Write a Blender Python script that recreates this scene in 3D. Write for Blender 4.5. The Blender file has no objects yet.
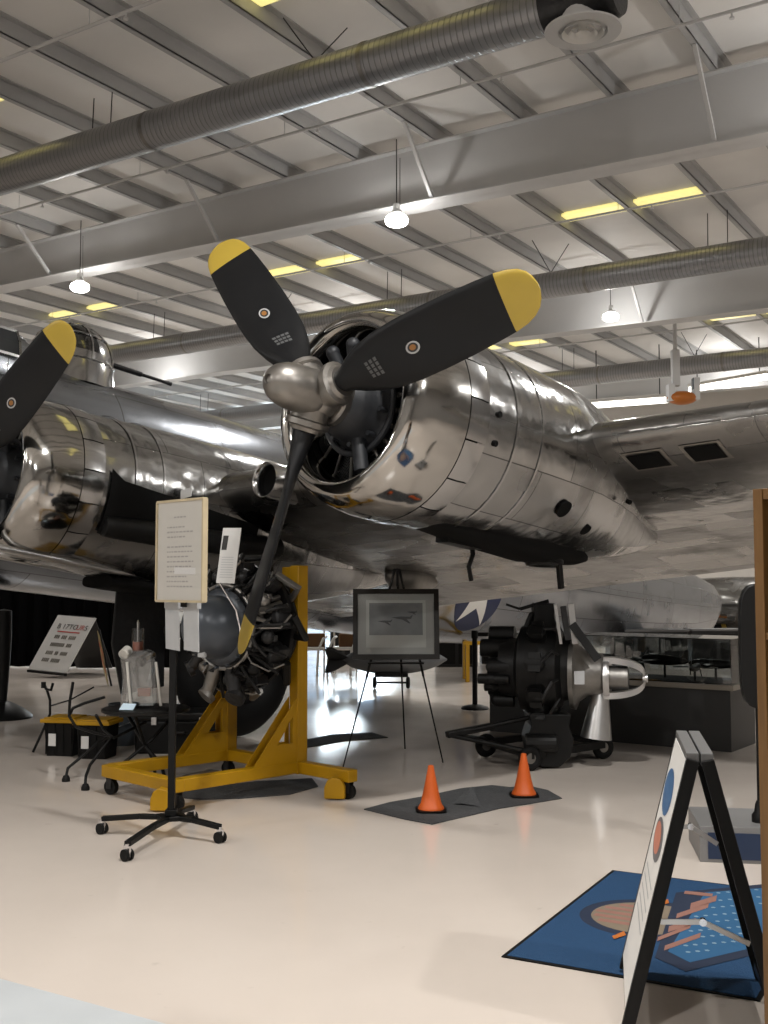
import bpy, bmesh, math, random
from mathutils import Vector, Matrix
random.seed(7)
PI = math.pi
sc = bpy.context.scene
COL = sc.collection

# ------------------------------------------------------------------ camera
FPX, CX, CY = 1100.0, 384.0, 512.0
EYE = Vector((0, 0, 1.55))
PITCH = math.atan(73 / FPX)
cam_d = bpy.data.cameras.new('camera')
cam_d.sensor_fit = 'VERTICAL'
cam_d.sensor_height = 36.0
cam_d.lens = 36.0 * FPX / 1024.0
cam_d.clip_end = 300
cam = bpy.data.objects.new('camera', cam_d)
COL.objects.link(cam)
cam.location = EYE
cam.rotation_euler = (PI / 2 + PITCH, 0, 0)
sc.camera = cam


def ray(px, py):
    xc, zc = (px - CX) / FPX, (CY - py) / FPX
    c, s = math.cos(PITCH), math.sin(PITCH)
    return Vector((xc, c - zc * s, s + zc * c))


def at(px, py, Y):
    r = ray(px, py)
    return EYE + r * (Y / r.y)


def fl(px, py, z=0.0):
    r = ray(px, py)
    return EYE + r * ((z - EYE.z) / r.z)


def GP(g, p, z):          # the building's own axes
    return Vector((-.842 * g + .54 * p, .54 * g + .842 * p, z))


BROT = Matrix(((-.842, .54, 0), (.54, .842, 0), (0, 0, 1)))   # columns g, p, z


# ------------------------------------------------------------------ materials
def new_mat(name):
    m = bpy.data.materials.new(name)
    m.use_nodes = True
    nt = m.node_tree
    b = nt.nodes['Principled BSDF']
    return m, nt, b


def mat(name, col, rough=.5, metal=0.0, var=.0, scale=8.0, spec=.5, bump=0.0, bscale=30.0, rvar=0.0, coat=0.0):
    m, nt, b = new_mat(name)
    b.inputs['Base Color'].default_value = (*col, 1)
    b.inputs['Roughness'].default_value = rough
    b.inputs['Metallic'].default_value = metal
    b.inputs['Specular IOR Level'].default_value = spec
    b.inputs['Coat Weight'].default_value = coat
    tc = nt.nodes.new('ShaderNodeTexCoord')
    nz = nt.nodes.new('ShaderNodeTexNoise')
    nz.inputs['Scale'].default_value = scale
    nz.inputs['Detail'].default_value = 4
    nt.links.new(tc.outputs['Object'], nz.inputs['Vector'])
    if var > 0:
        mx = nt.nodes.new('ShaderNodeMix')
        mx.data_type = 'RGBA'
        mx.inputs['A'].default_value = (*[max(0, c * (1 - var)) for c in col], 1)
        mx.inputs['B'].default_value = (*[min(1, c * (1 + var)) for c in col], 1)
        nt.links.new(nz.outputs['Fac'], mx.inputs['Factor'])
        nt.links.new(mx.outputs['Result'], b.inputs['Base Color'])
    if rvar > 0:
        mr = nt.nodes.new('ShaderNodeMapRange')
        mr.inputs['From Min'].default_value = .3
        mr.inputs['From Max'].default_value = .7
        mr.inputs['To Min'].default_value = max(.02, rough - rvar)
        mr.inputs['To Max'].default_value = rough + rvar
        nt.links.new(nz.outputs['Fac'], mr.inputs['Value'])
        nt.links.new(mr.outputs['Result'], b.inputs['Roughness'])
    if bump > 0:
        n2 = nt.nodes.new('ShaderNodeTexNoise')
        n2.inputs['Scale'].default_value = bscale
        nt.links.new(tc.outputs['Object'], n2.inputs['Vector'])
        bp = nt.nodes.new('ShaderNodeBump')
        bp.inputs['Strength'].default_value = bump
        bp.inputs['Distance'].default_value = .02
        nt.links.new(n2.outputs['Fac'], bp.inputs['Height'])
        nt.links.new(bp.outputs['Normal'], b.inputs['Normal'])
    return m


def emis(name, col, strength, base=(.8, .8, .8)):
    m, nt, b = new_mat(name)
    b.inputs['Base Color'].default_value = (*base, 1)
    b.inputs['Emission Color'].default_value = (*col, 1)
    b.inputs['Emission Strength'].default_value = strength
    return m


def glass(name, col=(1, 1, 1), rough=.02, alpha=.15):
    m, nt, b = new_mat(name)
    out = nt.nodes['Material Output']
    tr = nt.nodes.new('ShaderNodeBsdfTransparent')
    tr.inputs['Color'].default_value = (*col, 1)
    gl = nt.nodes.new('ShaderNodeBsdfGlossy')
    gl.inputs['Roughness'].default_value = rough
    fr = nt.nodes.new('ShaderNodeFresnel')
    fr.inputs['IOR'].default_value = 1.5
    ad = nt.nodes.new('ShaderNodeMath')
    ad.operation = 'ADD'
    ad.inputs[1].default_value = alpha
    nt.links.new(fr.outputs['Fac'], ad.inputs[0])
    mx = nt.nodes.new('ShaderNodeMixShader')
    nt.links.new(ad.outputs[0], mx.inputs['Fac'])
    nt.links.new(tr.outputs[0], mx.inputs[1])
    nt.links.new(gl.outputs[0], mx.inputs[2])
    nt.links.new(mx.outputs[0], out.inputs['Surface'])
    return m


def alum(name, bw=.9, bh=.45, c1=(.80, .80, .80), c2=(.62, .63, .65), r1=.10, r2=.28, wav=.10, wscale=3.0, dirt=.35, mortar=.006):
    """polished sheet aluminium laid in riveted panels (panel layout follows the UV, in metres)"""
    m, nt, b = new_mat(name)
    N, K = nt.nodes, nt.links
    b.inputs['Metallic'].default_value = 1.0
    uv = N.new('ShaderNodeUVMap')
    uv.uv_map = 'UVMap'
    br = N.new('ShaderNodeTexBrick')
    br.offset = .5
    br.inputs['Scale'].default_value = 1.0
    br.inputs['Brick Width'].default_value = bw
    br.inputs['Row Height'].default_value = bh
    br.inputs['Mortar Size'].default_value = mortar
    br.inputs['Mortar Smooth'].default_value = .2
    br.inputs['Color1'].default_value = (1, 1, 1, 1)
    br.inputs['Color2'].default_value = (0, 0, 0, 1)
    br.inputs['Mortar'].default_value = (.5, .5, .5, 1)
    K.new(uv.outputs['UV'], br.inputs['Vector'])
    tc = N.new('ShaderNodeTexCoord')
    nz = N.new('ShaderNodeTexNoise')
    nz.inputs['Scale'].default_value = 2.2
    nz.inputs['Detail'].default_value = 6
    K.new(tc.outputs['Object'], nz.inputs['Vector'])
    mx = N.new('ShaderNodeMix')
    mx.data_type = 'RGBA'
    mx.inputs['A'].default_value = (*c2, 1)
    mx.inputs['B'].default_value = (*c1, 1)
    K.new(br.outputs['Color'], mx.inputs['Factor'])
    ln = N.new('ShaderNodeMix')
    ln.data_type = 'RGBA'
    ln.inputs['B'].default_value = (.12, .12, .12, 1)
    K.new(br.outputs['Fac'], ln.inputs['Factor'])
    K.new(mx.outputs['Result'], ln.inputs['A'])
    # grime blotches
    gr = N.new('ShaderNodeMapRange')
    gr.inputs['From Min'].default_value = .52
    gr.inputs['From Max'].default_value = .72
    gr.inputs['To Min'].default_value = 0
    gr.inputs['To Max'].default_value = dirt
    K.new(nz.outputs['Fac'], gr.inputs['Value'])
    dm = N.new('ShaderNodeMix')
    dm.data_type = 'RGBA'
    dm.inputs['B'].default_value = (c2[0] * .4, c2[1] * .38, c2[2] * .35, 1)
    K.new(gr.outputs['Result'], dm.inputs['Factor'])
    K.new(ln.outputs['Result'], dm.inputs['A'])
    K.new(dm.outputs['Result'], b.inputs['Base Color'])
    mr = N.new('ShaderNodeMapRange')
    mr.inputs['To Min'].default_value = r2
    mr.inputs['To Max'].default_value = r1
    K.new(br.outputs['Color'], mr.inputs['Value'])
    ar = N.new('ShaderNodeMath')
    ar.operation = 'MULTIPLY_ADD'
    ar.inputs[1].default_value = .35
    K.new(gr.outputs['Result'], ar.inputs[0])
    K.new(mr.outputs['Result'], ar.inputs[2])
    K.new(ar.outputs[0], b.inputs['Roughness'])
    n2 = N.new('ShaderNodeTexNoise')
    n2.inputs['Scale'].default_value = wscale
    n2.inputs['Detail'].default_value = 2
    K.new(tc.outputs['Object'], n2.inputs['Vector'])
    bp = N.new('ShaderNodeBump')
    bp.inputs['Strength'].default_value = wav
    bp.inputs['Distance'].default_value = .1
    K.new(n2.outputs['Fac'], bp.inputs['Height'])
    b2 = N.new('ShaderNodeBump')
    b2.inputs['Strength'].default_value = .4
    b2.inputs['Distance'].default_value = .004
    b2.invert = True
    K.new(br.outputs['Fac'], b2.inputs['Height'])
    K.new(bp.outputs['Normal'], b2.inputs['Normal'])
    K.new(b2.outputs['Normal'], b.inputs['Normal'])
    return m


ALU_COWL = alum('aluminium_cowling', 7, 7, (.47, .46, .44), (.42, .41, .39), .09, .14, .16, 2.5, .45, 0)
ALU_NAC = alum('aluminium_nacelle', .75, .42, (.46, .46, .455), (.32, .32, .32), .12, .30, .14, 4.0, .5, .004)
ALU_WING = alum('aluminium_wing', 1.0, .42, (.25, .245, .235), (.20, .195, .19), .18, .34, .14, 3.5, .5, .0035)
ALU_FUS = alum('aluminium_fuselage', 1.5, .6, (.38, .405, .44), (.31, .33, .365), .17, .26, .05, 2.0, .25, .006)
ALU_FLAP = alum('aluminium_flap', 5, 5, (.52, .52, .52), (.48, .48, .48), .14, .18, .05, 3, .2, 0)
STEEL = mat('steel', (.62, .62, .62), .3, 1.0, .1, 12)
CHROME = mat('chrome', (.8, .8, .82), .1, 1.0)
DULLMETAL = mat('dull_metal', (.25, .24, .225), .42, .9, .25, 14, bump=.1)
HUBMETAL = mat('hub_metal', (.27, .255, .235), .40, .9, .2, 10)
DARKMETAL = mat('dark_metal', (.024, .024, .025), .42, .4, .4, 20, bump=.2)
BLACKMETAL = mat('black_metal', (.006, .006, .006), .42, 0, .3, 12, spec=.25)
BLACK = mat('black_paint', (.005, .005, .005), .45, 0, .2, 10, spec=.2)
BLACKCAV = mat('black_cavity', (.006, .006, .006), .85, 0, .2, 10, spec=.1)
RUBBER = mat('black_rubber', (.006, .006, .006), .65, 0, .2, 20, spec=.2)
GEARCASE = mat('grey_blue_gearcase', (.055, .065, .08), .34, .2, .15, 8)
ENGDARK = mat('dark_engine_case', (.022, .024, .028), .5, .2, .3, 12)
BLADEBLACK = mat('matt_black_blade', (.0075, .008, .009), .40, 0, .2, 6, rvar=.06, spec=.25)
YELLOWTIP = mat('yellow_blade_tip', (.45, .32, .045), .33, 0, .06, 10)
YELLOW = mat('yellow_paint', (.38, .205, .004), .42, 0, .12, 6, rvar=.08, spec=.3)
ORANGE = mat('orange_cone_plastic', (.58, .10, .010), .45, 0, .08, 10)
WHITE = mat('white_paint', (.78, .77, .74), .5, 0, .04, 6)
OFFWHITE = mat('off_white_board', (.52, .505, .47), .3, 0, .04, 4)
PAPER = mat('paper', (.58, .58, .57), .55, 0, .03, 5)
PAPERGREY = mat('grey_paper', (.42, .43, .44), .5, 0, .1, 12)
INK = mat('ink', (.03, .03, .03), .6)
REDINK = mat('red_ink', (.45, .05, .04), .6)
FADEDINK = mat('faded_ink', (.36, .35, .34), .6)
WOOD = None
CLEAR = glass('clear_acrylic', (.93, .95, .96), .03, .10)
CASEGLASS = glass('display_case_glass', (.93, .95, .95), .01, .03)
PLEXI = glass('turret_plexiglass', (.78, .8, .8), .04, .12)
SALMON = mat('salmon_acrylic', (.62, .22, .15), .3, 0, .05)
BLUE = mat('blue_panel', (.008, .022, .06), .5, 0, .1)
GREYPLINTH = mat('grey_laminate', (.17, .17, .17), .45, 0, .05)
DARKGREY = mat('charcoal_laminate', (.022, .022, .022), .5, 0, .1)
MATDARK = mat('dark_absorbent_mat', (.055, .057, .06), .9, 0, .25, 18, bump=.5, bscale=60)
BROWN = mat('brown_seat', (.16, .07, .02), .5, 0, .1)
NAVYINS = mat('insignia_blue', (.015, .025, .075), .4, .1, .1)
WHITEINS = mat('insignia_white', (.72, .72, .70), .4, 0, .05)
AMBER = mat('amber_plastic', (.42, .12, .01), .4)


def wood_mat():
    m, nt, b = new_mat('oak_wood')
    N, K = nt.nodes, nt.links
    tc = N.new('ShaderNodeTexCoord')
    mp = N.new('ShaderNodeMapping')
    mp.inputs['Scale'].default_value = (14, 14, 1.2)
    nz = N.new('ShaderNodeTexNoise')
    nz.inputs['Scale'].default_value = 4
    nz.inputs['Detail'].default_value = 6
    K.new(tc.outputs['Object'], mp.inputs['Vector'])
    K.new(mp.outputs[0], nz.inputs['Vector'])
    mx = N.new('ShaderNodeMix')
    mx.data_type = 'RGBA'
    mx.inputs['A'].default_value = (.085, .038, .008, 1)
    mx.inputs['B'].default_value = (.19, .095, .024, 1)
    K.new(nz.outputs['Fac'], mx.inputs['Factor'])
    K.new(mx.outputs['Result'], b.inputs['Base Color'])
    b.inputs['Roughness'].default_value = .42
    return m


WOOD = wood_mat()


def floor_mat():
    m, nt, b = new_mat('polished_epoxy_floor')
    N, K = nt.nodes, nt.links
    tc = N.new('ShaderNodeTexCoord')
    nz = N.new('ShaderNodeTexNoise')
    nz.inputs['Scale'].default_value = .55
    nz.inputs['Detail'].default_value = 8
    nz.inputs['Roughness'].default_value = .6
    K.new(tc.outputs['Object'], nz.inputs['Vector'])
    mx = N.new('ShaderNodeMix')
    mx.data_type = 'RGBA'
    mx.inputs['A'].default_value = (.60, .53, .47, 1)
    mx.inputs['B'].default_value = (.72, .65, .585, 1)
    K.new(nz.outputs['Fac'], mx.inputs['Factor'])
    # small scuffs
    n2 = N.new('ShaderNodeTexNoise')
    n2.inputs['Scale'].default_value = 9
    n2.inputs['Detail'].default_value = 3
    K.new(tc.outputs['Object'], n2.inputs['Vector'])
    r2 = N.new('ShaderNodeMapRange')
    r2.inputs['From Min'].default_value = .70
    r2.inputs['From Max'].default_value = .80
    r2.inputs['To Max'].default_value = .35
    K.new(n2.outputs['Fac'], r2.inputs['Value'])
    m2 = N.new('ShaderNodeMix')
    m2.data_type = 'RGBA'
    m2.inputs['B'].default_value = (.33, .29, .25, 1)
    K.new(r2.outputs['Result'], m2.inputs['Factor'])
    K.new(mx.outputs['Result'], m2.inputs['A'])
    K.new(m2.outputs['Result'], b.inputs['Base Color'])
    mr = N.new('ShaderNodeMapRange')
    mr.inputs['From Min'].default_value = .3
    mr.inputs['From Max'].default_value = .7
    mr.inputs['To Min'].default_value = .10
    mr.inputs['To Max'].default_value = .22
    K.new(nz.outputs['Fac'], mr.inputs['Value'])
    K.new(mr.outputs['Result'], b.inputs['Roughness'])
    b.inputs['Specular IOR Level'].default_value = .6
    return m


FLOORM = floor_mat()
CONCRETE = mat('bare_concrete', (.50, .53, .55), .45, 0, .08, 3)
CEILM = mat('white_insulation', (.80, .79, .77), .6, 0, .07, 1.2, bump=.3, bscale=2.0)
PURLINM = mat('grey_purlin', (.42, .42, .42), .5, 0, .06, 5)
GIRDERM = mat('pale_grey_girder', (.60, .60, .60), .6, 0, .04, 2, spec=.2)
WALLM = mat('white_wall_panel', (.58, .55, .51), .6, 0, .06, 1.5)
DARKWALL = mat('black_backdrop', (.003, .003, .0033), .95, 0, .3, 4, spec=.03)


def duct_mat():
    m, nt, b = new_mat('spiral_duct_steel')
    N, K = nt.nodes, nt.links
    b.inputs['Metallic'].default_value = .85
    b.inputs['Roughness'].default_value = .38
    uv = N.new('ShaderNodeUVMap')
    uv.uv_map = 'UVMap'
    wv = N.new('ShaderNodeTexWave')
    wv.wave_type = 'BANDS'
    wv.bands_direction = 'X'
    wv.inputs['Scale'].default_value = 4.2
    wv.inputs['Distortion'].default_value = 0
    K.new(uv.outputs['UV'], wv.inputs['Vector'])
    cr = N.new('ShaderNodeMapRange')
    cr.inputs['From Min'].default_value = .0
    cr.inputs['From Max'].default_value = .14
    K.new(wv.outputs['Fac'], cr.inputs['Value'])
    mx = N.new('ShaderNodeMix')
    mx.data_type = 'RGBA'
    mx.inputs['A'].default_value = (.20, .20, .20, 1)
    mx.inputs['B'].default_value = (.33, .33, .335, 1)
    K.new(cr.outputs['Result'], mx.inputs['Factor'])
    K.new(mx.outputs['Result'], b.inputs['Base Color'])
    bp = N.new('ShaderNodeBump')
    bp.inputs['Strength'].default_value = .5
    bp.inputs['Distance'].default_value = .01
    K.new(cr.outputs['Result'], bp.inputs['Height'])
    K.new(bp.outputs['Normal'], b.inputs['Normal'])
    return m


DUCTM = duct_mat()


# ------------------------------------------------------------------ mesh builder
class MB:
    def __init__(self):
        self.bm = bmesh.new()
        self.uv = self.bm.loops.layers.uv.new('UVMap')
        self.mi = 0

    def face(self, vs, uvs=None):
        try:
            f = self.bm.faces.new(vs)
        except ValueError:
            return None
        f.material_index = self.mi
        if uvs:
            for l, u in zip(f.loops, uvs):
                l[self.uv].uv = u
        return f

    def verts(self, pts):
        return [self.bm.verts.new(Vector(p)) for p in pts]

    def hexa(self, p):
        v = self.verts(p)
        for q in ((0, 3, 2, 1), (4, 5, 6, 7), (0, 1, 5, 4), (1, 2, 6, 5), (2, 3, 7, 6), (3, 0, 4, 7)):
            self.face([v[i] for i in q])

    def box(self, c, size, R=None):
        c = Vector(c)
        hx, hy, hz = size[0] / 2, size[1] / 2, size[2] / 2
        p = [Vector(q) for q in ((-hx, -hy, -hz), (hx, -hy, -hz), (hx, hy, -hz), (-hx, hy, -hz),
                                 (-hx, -hy, hz), (hx, -hy, hz), (hx, hy, hz), (-hx, hy, hz))]
        self.hexa([c + (R @ q if R else q) for q in p])

    def bar(self, a, b, w, h, up=(0, 0, 1)):
        a, b = Vector(a), Vector(b)
        d = (b - a).normalized()
        u = Vector(up)
        s = d.cross(u)
        if s.length < 1e-4:
            s = d.cross(Vector((1, 0, 0)))
        s.normalize()
        u = s.cross(d)
        s, u = s * w / 2, u * h / 2
        self.hexa([a - s - u, a + s - u, b + s - u, b - s - u, a - s + u, a + s + u, b + s + u, b - s + u])

    def loft(self, rings, caps=(True, True), closed=True, u0=0.0):
        R = [[Vector(p) for p in r] for r in rings]
        V = [self.verts(r) for r in R]
        n = len(R[0])
        us = [u0]
        for i in range(1, len(R)):
            ca = sum(R[i], Vector()) / n
            cb = sum(R[i - 1], Vector()) / n
            us.append(us[-1] + max(1e-5, (ca - cb).length))
        ref = max(R, key=lambda r: (r[0] - r[n // 2]).length)
        vs = [0.0]
        for j in range(n):
            vs.append(vs[-1] + (ref[(j + 1) % n] - ref[j]).length)
        for i in range(len(R) - 1):
            for j in range(n if closed else n - 1):
                k = (j + 1) % n
                self.face([V[i][j], V[i][k], V[i + 1][k], V[i + 1][j]],
                          [(us[i], vs[j]), (us[i], vs[j + 1]), (us[i + 1], vs[j + 1]), (us[i + 1], vs[j])])
        if closed and caps[0]:
            self.face(list(reversed(V[0])))
        if closed and caps[1]:
            self.face(V[-1])
        return V

    def lathe(self, prof, o=(0, 0, 0), axis=(0, 0, 1), n=24, caps=(True, True), ref=None, a0=0.0, a1=2 * PI):
        o, ax = Vector(o), Vector(axis).normalized()
        s = Vector(ref) if ref is not None else (Vector((1, 0, 0)) if abs(ax.x) < .9 else Vector((0, 1, 0)))
        s = (s - ax * s.dot(ax)).normalized()
        t = ax.cross(s)
        full = abs(a1 - a0 - 2 * PI) < 1e-6
        m = n if full else n + 1
        rings = []
        for a, r in prof:
            rr = max(r, 1e-4)
            rings.append([o + ax * a + (s * math.cos(a0 + (a1 - a0) * k / n) + t * math.sin(a0 + (a1 - a0) * k / n)) * rr for k in range(m)])
        # arc-length along the profile for u
        V = [self.verts(r) for r in rings]
        us = [0.0]
        for i in range(1, len(prof)):
            us.append(us[-1] + math.hypot(prof[i][0] - prof[i - 1][0], prof[i][1] - prof[i - 1][1]))
        rm = max(p[1] for p in prof)
        for i in range(len(V) - 1):
            for j in range(n):
                k = (j + 1) % m
                v0, v1 = rm * (a1 - a0) * j / n, rm * (a1 - a0) * (j + 1) / n
                self.face([V[i][j], V[i][k], V[i + 1][k], V[i + 1][j]],
                          [(us[i], v0), (us[i], v1), (us[i + 1], v1), (us[i + 1], v0)])
        if full and caps[0]:
            self.face(list(reversed(V[0])))
        if full and caps[1]:
            self.face(V[-1])

    def cyl(self, a, b, r, r2=None, n=16):
        a, b = Vector(a), Vector(b)
        d = b - a
        self.lathe([(0, r), (d.length, r if r2 is None else r2)], a, d, n)

    def tube(self, pts, r, n=8):
        pts = [Vector(p) for p in pts]
        rr = r if isinstance(r, (list, tuple)) else [r] * len(pts)
        rings = []
        prev = None
        for i, p in enumerate(pts):
            if i == 0:
                d = pts[1] - p
            elif i == len(pts) - 1:
                d = p - pts[i - 1]
            else:
                d = (pts[i + 1] - p).normalized() + (p - pts[i - 1]).normalized()
            d.normalize()
            if prev is None:
                s = d.cross(Vector((0, 0, 1)))
                if s.length < 1e-3:
                    s = d.cross(Vector((1, 0, 0)))
            else:
                s = prev - d * prev.dot(d)
            s.normalize()
            prev = s
            t = d.cross(s)
            rings.append([p + (s * math.cos(2 * PI * k / n) + t * math.sin(2 * PI * k / n)) * rr[i] for k in range(n)])
        self.loft(rings)

    def torus(self, o, axis, R, r, n=40, m=10, sx=1.0):
        o, ax = Vector(o), Vector(axis).normalized()
        s = ax.cross(Vector((0, 0, 1)))
        if s.length < 1e-3:
            s = ax.cross(Vector((1, 0, 0)))
        s.normalize()
        t = ax.cross(s)
        V = []
        for i in range(n):
            a = 2 * PI * i / n
            d = s * math.cos(a) + t * math.sin(a)
            V.append(self.verts([o + d * (R + r * math.cos(2 * PI * j / m)) + ax * r * sx * math.sin(2 * PI * j / m) for j in range(m)]))
        for i in range(n):
            for j in range(m):
                self.face([V[i][j], V[(i + 1) % n][j], V[(i + 1) % n][(j + 1) % m], V[i][(j + 1) % m]])

    def ball(self, o, r, n=16, M=None):
        if not isinstance(r, (tuple, list)):
            r = (r, r, r)
        o = Vector(o)
        rings = []
        m = max(6, n // 2)
        for i in range(m + 1):
            a = -PI / 2 + PI * i / m
            ring = []
            for k in range(n):
                q = Vector((r[0] * math.cos(a) * math.cos(2 * PI * k / n), r[1] * math.cos(a) * math.sin(2 * PI * k / n), r[2] * math.sin(a)))
                ring.append(o + (M @ q if M else q))
            rings.append(ring)
        self.loft(rings)

    def prism(self, pts2, M, th):
        """extrude a 2D outline; M maps (x, y, depth) to 3D"""
        a = self.verts([M @ Vector((p[0], p[1], 0)) for p in pts2])
        b = self.verts([M @ Vector((p[0], p[1], th)) for p in pts2])
        n = len(pts2)
        self.face(list(reversed(a)), [tuple(p) for p in reversed(pts2)])
        self.face(b, [tuple(p) for p in pts2])
        for i in range(n):
            k = (i + 1) % n
            self.face([a[i], a[k], b[k], b[i]])

    def build(self, name, m, parent=None, smooth=40, bevel=0.0):
        bm = self.bm
        bmesh.ops.remove_doubles(bm, verts=bm.verts, dist=1e-6)
        bmesh.ops.recalc_face_normals(bm, faces=bm.faces)
        me = bpy.data.meshes.new(name)
        bm.to_mesh(me)
        bm.free()
        for x in (m if isinstance(m, (list, tuple)) else [m]):
            me.materials.append(x)
        if smooth:
            for p in me.polygons:
                p.use_smooth = True
            me.set_sharp_from_angle(angle=math.radians(smooth))
        o = bpy.data.objects.new(name, me)
        COL.objects.link(o)
        if parent:
            o.parent = parent
        if bevel:
            bv = o.modifiers.new('bevel', 'BEVEL')
            bv.width = bevel
            bv.segments = 2
            bv.limit_method = 'ANGLE'
        return o


def tag(o, label, cat=None, group=None, kind=None):
    if label:
        o['label'] = label
    if cat:
        o['category'] = cat
    if group:
        o['group'] = group
    if kind:
        o['kind'] = kind
    return o


def struct(o):
    o['kind'] = 'structure'
    return o


def empty(name, loc, label, cat, group=None, R=None):
    """a thing's root; its parts are modelled in world space and hung under it"""
    o = bpy.data.objects.new(name, None)
    COL.objects.link(o)
    Mx = Matrix.Translation(Vector(loc))
    if R is not None:
        Mx = Mx @ R.to_4x4()
    o.matrix_world = Mx
    o.empty_display_size = .2
    bpy.context.view_layer.update()
    tag(o, label, cat, group)
    return o


def wp(mb, name, m, root, smooth=40, bevel=0.0, label=None):
    """part modelled in world coordinates, parented under root (thing or part) without moving"""
    o = mb.build(name, m, None, smooth, bevel)
    o.parent = root
    top = root
    # meshes sit at identity below the Empty: undo the chain
    o.matrix_parent_inverse = world_of(root).inverted()
    if label:
        o['label'] = label
    return o


def world_of(o):
    if o.parent is None:
        return o.matrix_basis.copy()
    return world_of(o.parent) @ o.matrix_parent_inverse @ o.matrix_basis


def copy_tree(o, parent=None):
    c = o.copy()
    COL.objects.link(c)
    if parent is not None:
        c.parent = parent
        c.matrix_parent_inverse = o.matrix_parent_inverse.copy()
    for ch in list(o.children):
        copy_tree(ch, c)
    return c


def text_mesh(txt, size, M, th=.001, align='CENTER'):
    """lettering as a mesh; M maps the text plane (x right, y up, z out) to the world"""
    cu = bpy.data.curves.new('lettering', 'FONT')
    cu.body = txt
    cu.size = size
    cu.align_x = align
    cu.align_y = 'CENTER'
    cu.extrude = th
    cu.resolution_u = 3
    o = bpy.data.objects.new('lettering', cu)
    COL.objects.link(o)
    dg = bpy.context.evaluated_depsgraph_get()
    me = bpy.data.meshes.new_from_object(o.evaluated_get(dg))
    bpy.data.objects.remove(o)
    me.transform(M)
    return me


def add_mesh(mb, me):
    n0 = len(mb.bm.faces)
    mb.bm.from_mesh(me)
    mb.bm.faces.ensure_lookup_table()
    for f in mb.bm.faces[n0:]:
        f.material_index = mb.mi


def frame_mat(o, x, y):
    """4x4 with x right, y up, z = x cross y at o"""
    x, y = Vector(x).normalized(), Vector(y)
    z = x.cross(y).normalized()
    y = z.cross(x)
    M = Matrix((x, y, z)).transposed().to_4x4()
    M.translation = Vector(o)
    return M


LAMP_W = 440.0
GLOW_W = 105.0
LCOL = (1.0, .975, .94)
SKY_S = 2.4
WIN_S = 45.0
EXPO = -.74
# ================================================================== THE BOMBER
YAW, PIT = math.radians(43.2), math.radians(6.6)
AF = Vector((-math.sin(YAW) * math.cos(PIT), -math.cos(YAW) * math.cos(PIT), math.sin(PIT)))   # forward
AL = Vector((-AF.y, AF.x, 0)).normalized()                                                        # to port
AU = AF.cross(AL)
E1 = Vector((-.44, 7.04, 2.78))
PM = Matrix((AF, AL, AU)).transposed().to_4x4()
PM.translation = E1
PMI = PM.inverted()
bomber = empty('bomber', (PM @ Vector((-2.4, -7, 0))).to_2d().to_3d(),
               'four-engined bomber with bare polished metal skin filling the middle of the hangar', 'airplane')


def pp(mb, name, m, parent=None, smooth=40, bevel=0.0, label=None):
    """part of the bomber, modelled in its own axes: x forward, y to port, z up, outer propeller hub at the origin"""
    mb.bm.transform(PM)
    return wp(mb, name, m, parent or bomber, smooth, bevel, label)


X, Y_, Z = Vector((1, 0, 0)), Vector((0, 1, 0)), Vector((0, 0, 1))
EOFF = {'outer': Vector((0, 0, 0)), 'inner': Vector((.5, -3.75, -.30))}
BETA = 8.0
RT = {'outer': math.radians(-43), 'inner': math.radians(56)}


def blade_mesh(o, th):
    """one paddle blade: round shank, wide twisted aerofoil, rounded end"""
    mb = MB()
    rad = Vector((0, math.sin(th), math.cos(th)))          # along the blade
    tan = Vector((0, -math.cos(th), math.sin(th)))         # direction of travel
    R = 1.765
    st = [(.14, .075, .15, 62), (.24, .075, .15, 60), (.30, .09, .14, 57), (.38, .13, .115, 54), (.48, .165, .09, 51), (.62, .19, .068, 47),
          (.80, .20, .055, 43), (1.0, .20, .045, 40), (1.2, .195, .037, 38), (1.4, .185, .030, 36), (1.53, .175, .025, 35),
          (1.535, .175, .025, 35), (1.62, .16, .021, 34.5), (1.68, .138, .018, 34), (1.725, .105, .014, 34), (1.75, .068, .010, 34), (1.765, .02, .005, 34)]
    rings = []
    n = 20
    for r, c, t, b in st:
        b = math.radians(b - BETA)
        cd = tan * math.cos(b) + X * math.sin(b)
        nd = tan * -math.sin(b) + X * math.cos(b)
        ring = []
        for k in range(n):
            a = 2 * PI * k / n
            ring.append(o + rad * r + cd * c * math.cos(a) * (1.0) + nd * (t / 2) * math.sin(a) * (1 + .25 * math.cos(a)))
        rings.append(ring)
    mb.loft(rings)
    bmf = mb.bm
    for f in bmf.faces:
        c = f.calc_center_median() - o
        if c.dot(rad) > 1.532:
            f.material_index = 1
    return mb, rad, tan, st


def blade_point(o, rad, tan, st, r, s):
    """a point on the front face of a blade at radius r, chord fraction s (-1..1)"""
    for (r0, c0, t0, b0), (r1, c1, t1, b1) in zip(st, st[1:]):
        if r0 <= r <= r1:
            k = (r - r0) / (r1 - r0)
            c, t, b = c0 + (c1 - c0) * k, t0 + (t1 - t0) * k, math.radians(b0 + (b1 - b0) * k - BETA)
            cd = tan * math.cos(b) + X * math.sin(b)
            nd = tan * -math.sin(b) + X * math.cos(b)
            a = math.acos(max(-1, min(1, s)))
            return o + rad * r + cd * c * s + nd * ((t / 2) * math.sin(a) * (1 + .25 * s) + .002)
    raise ValueError(r)


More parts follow.
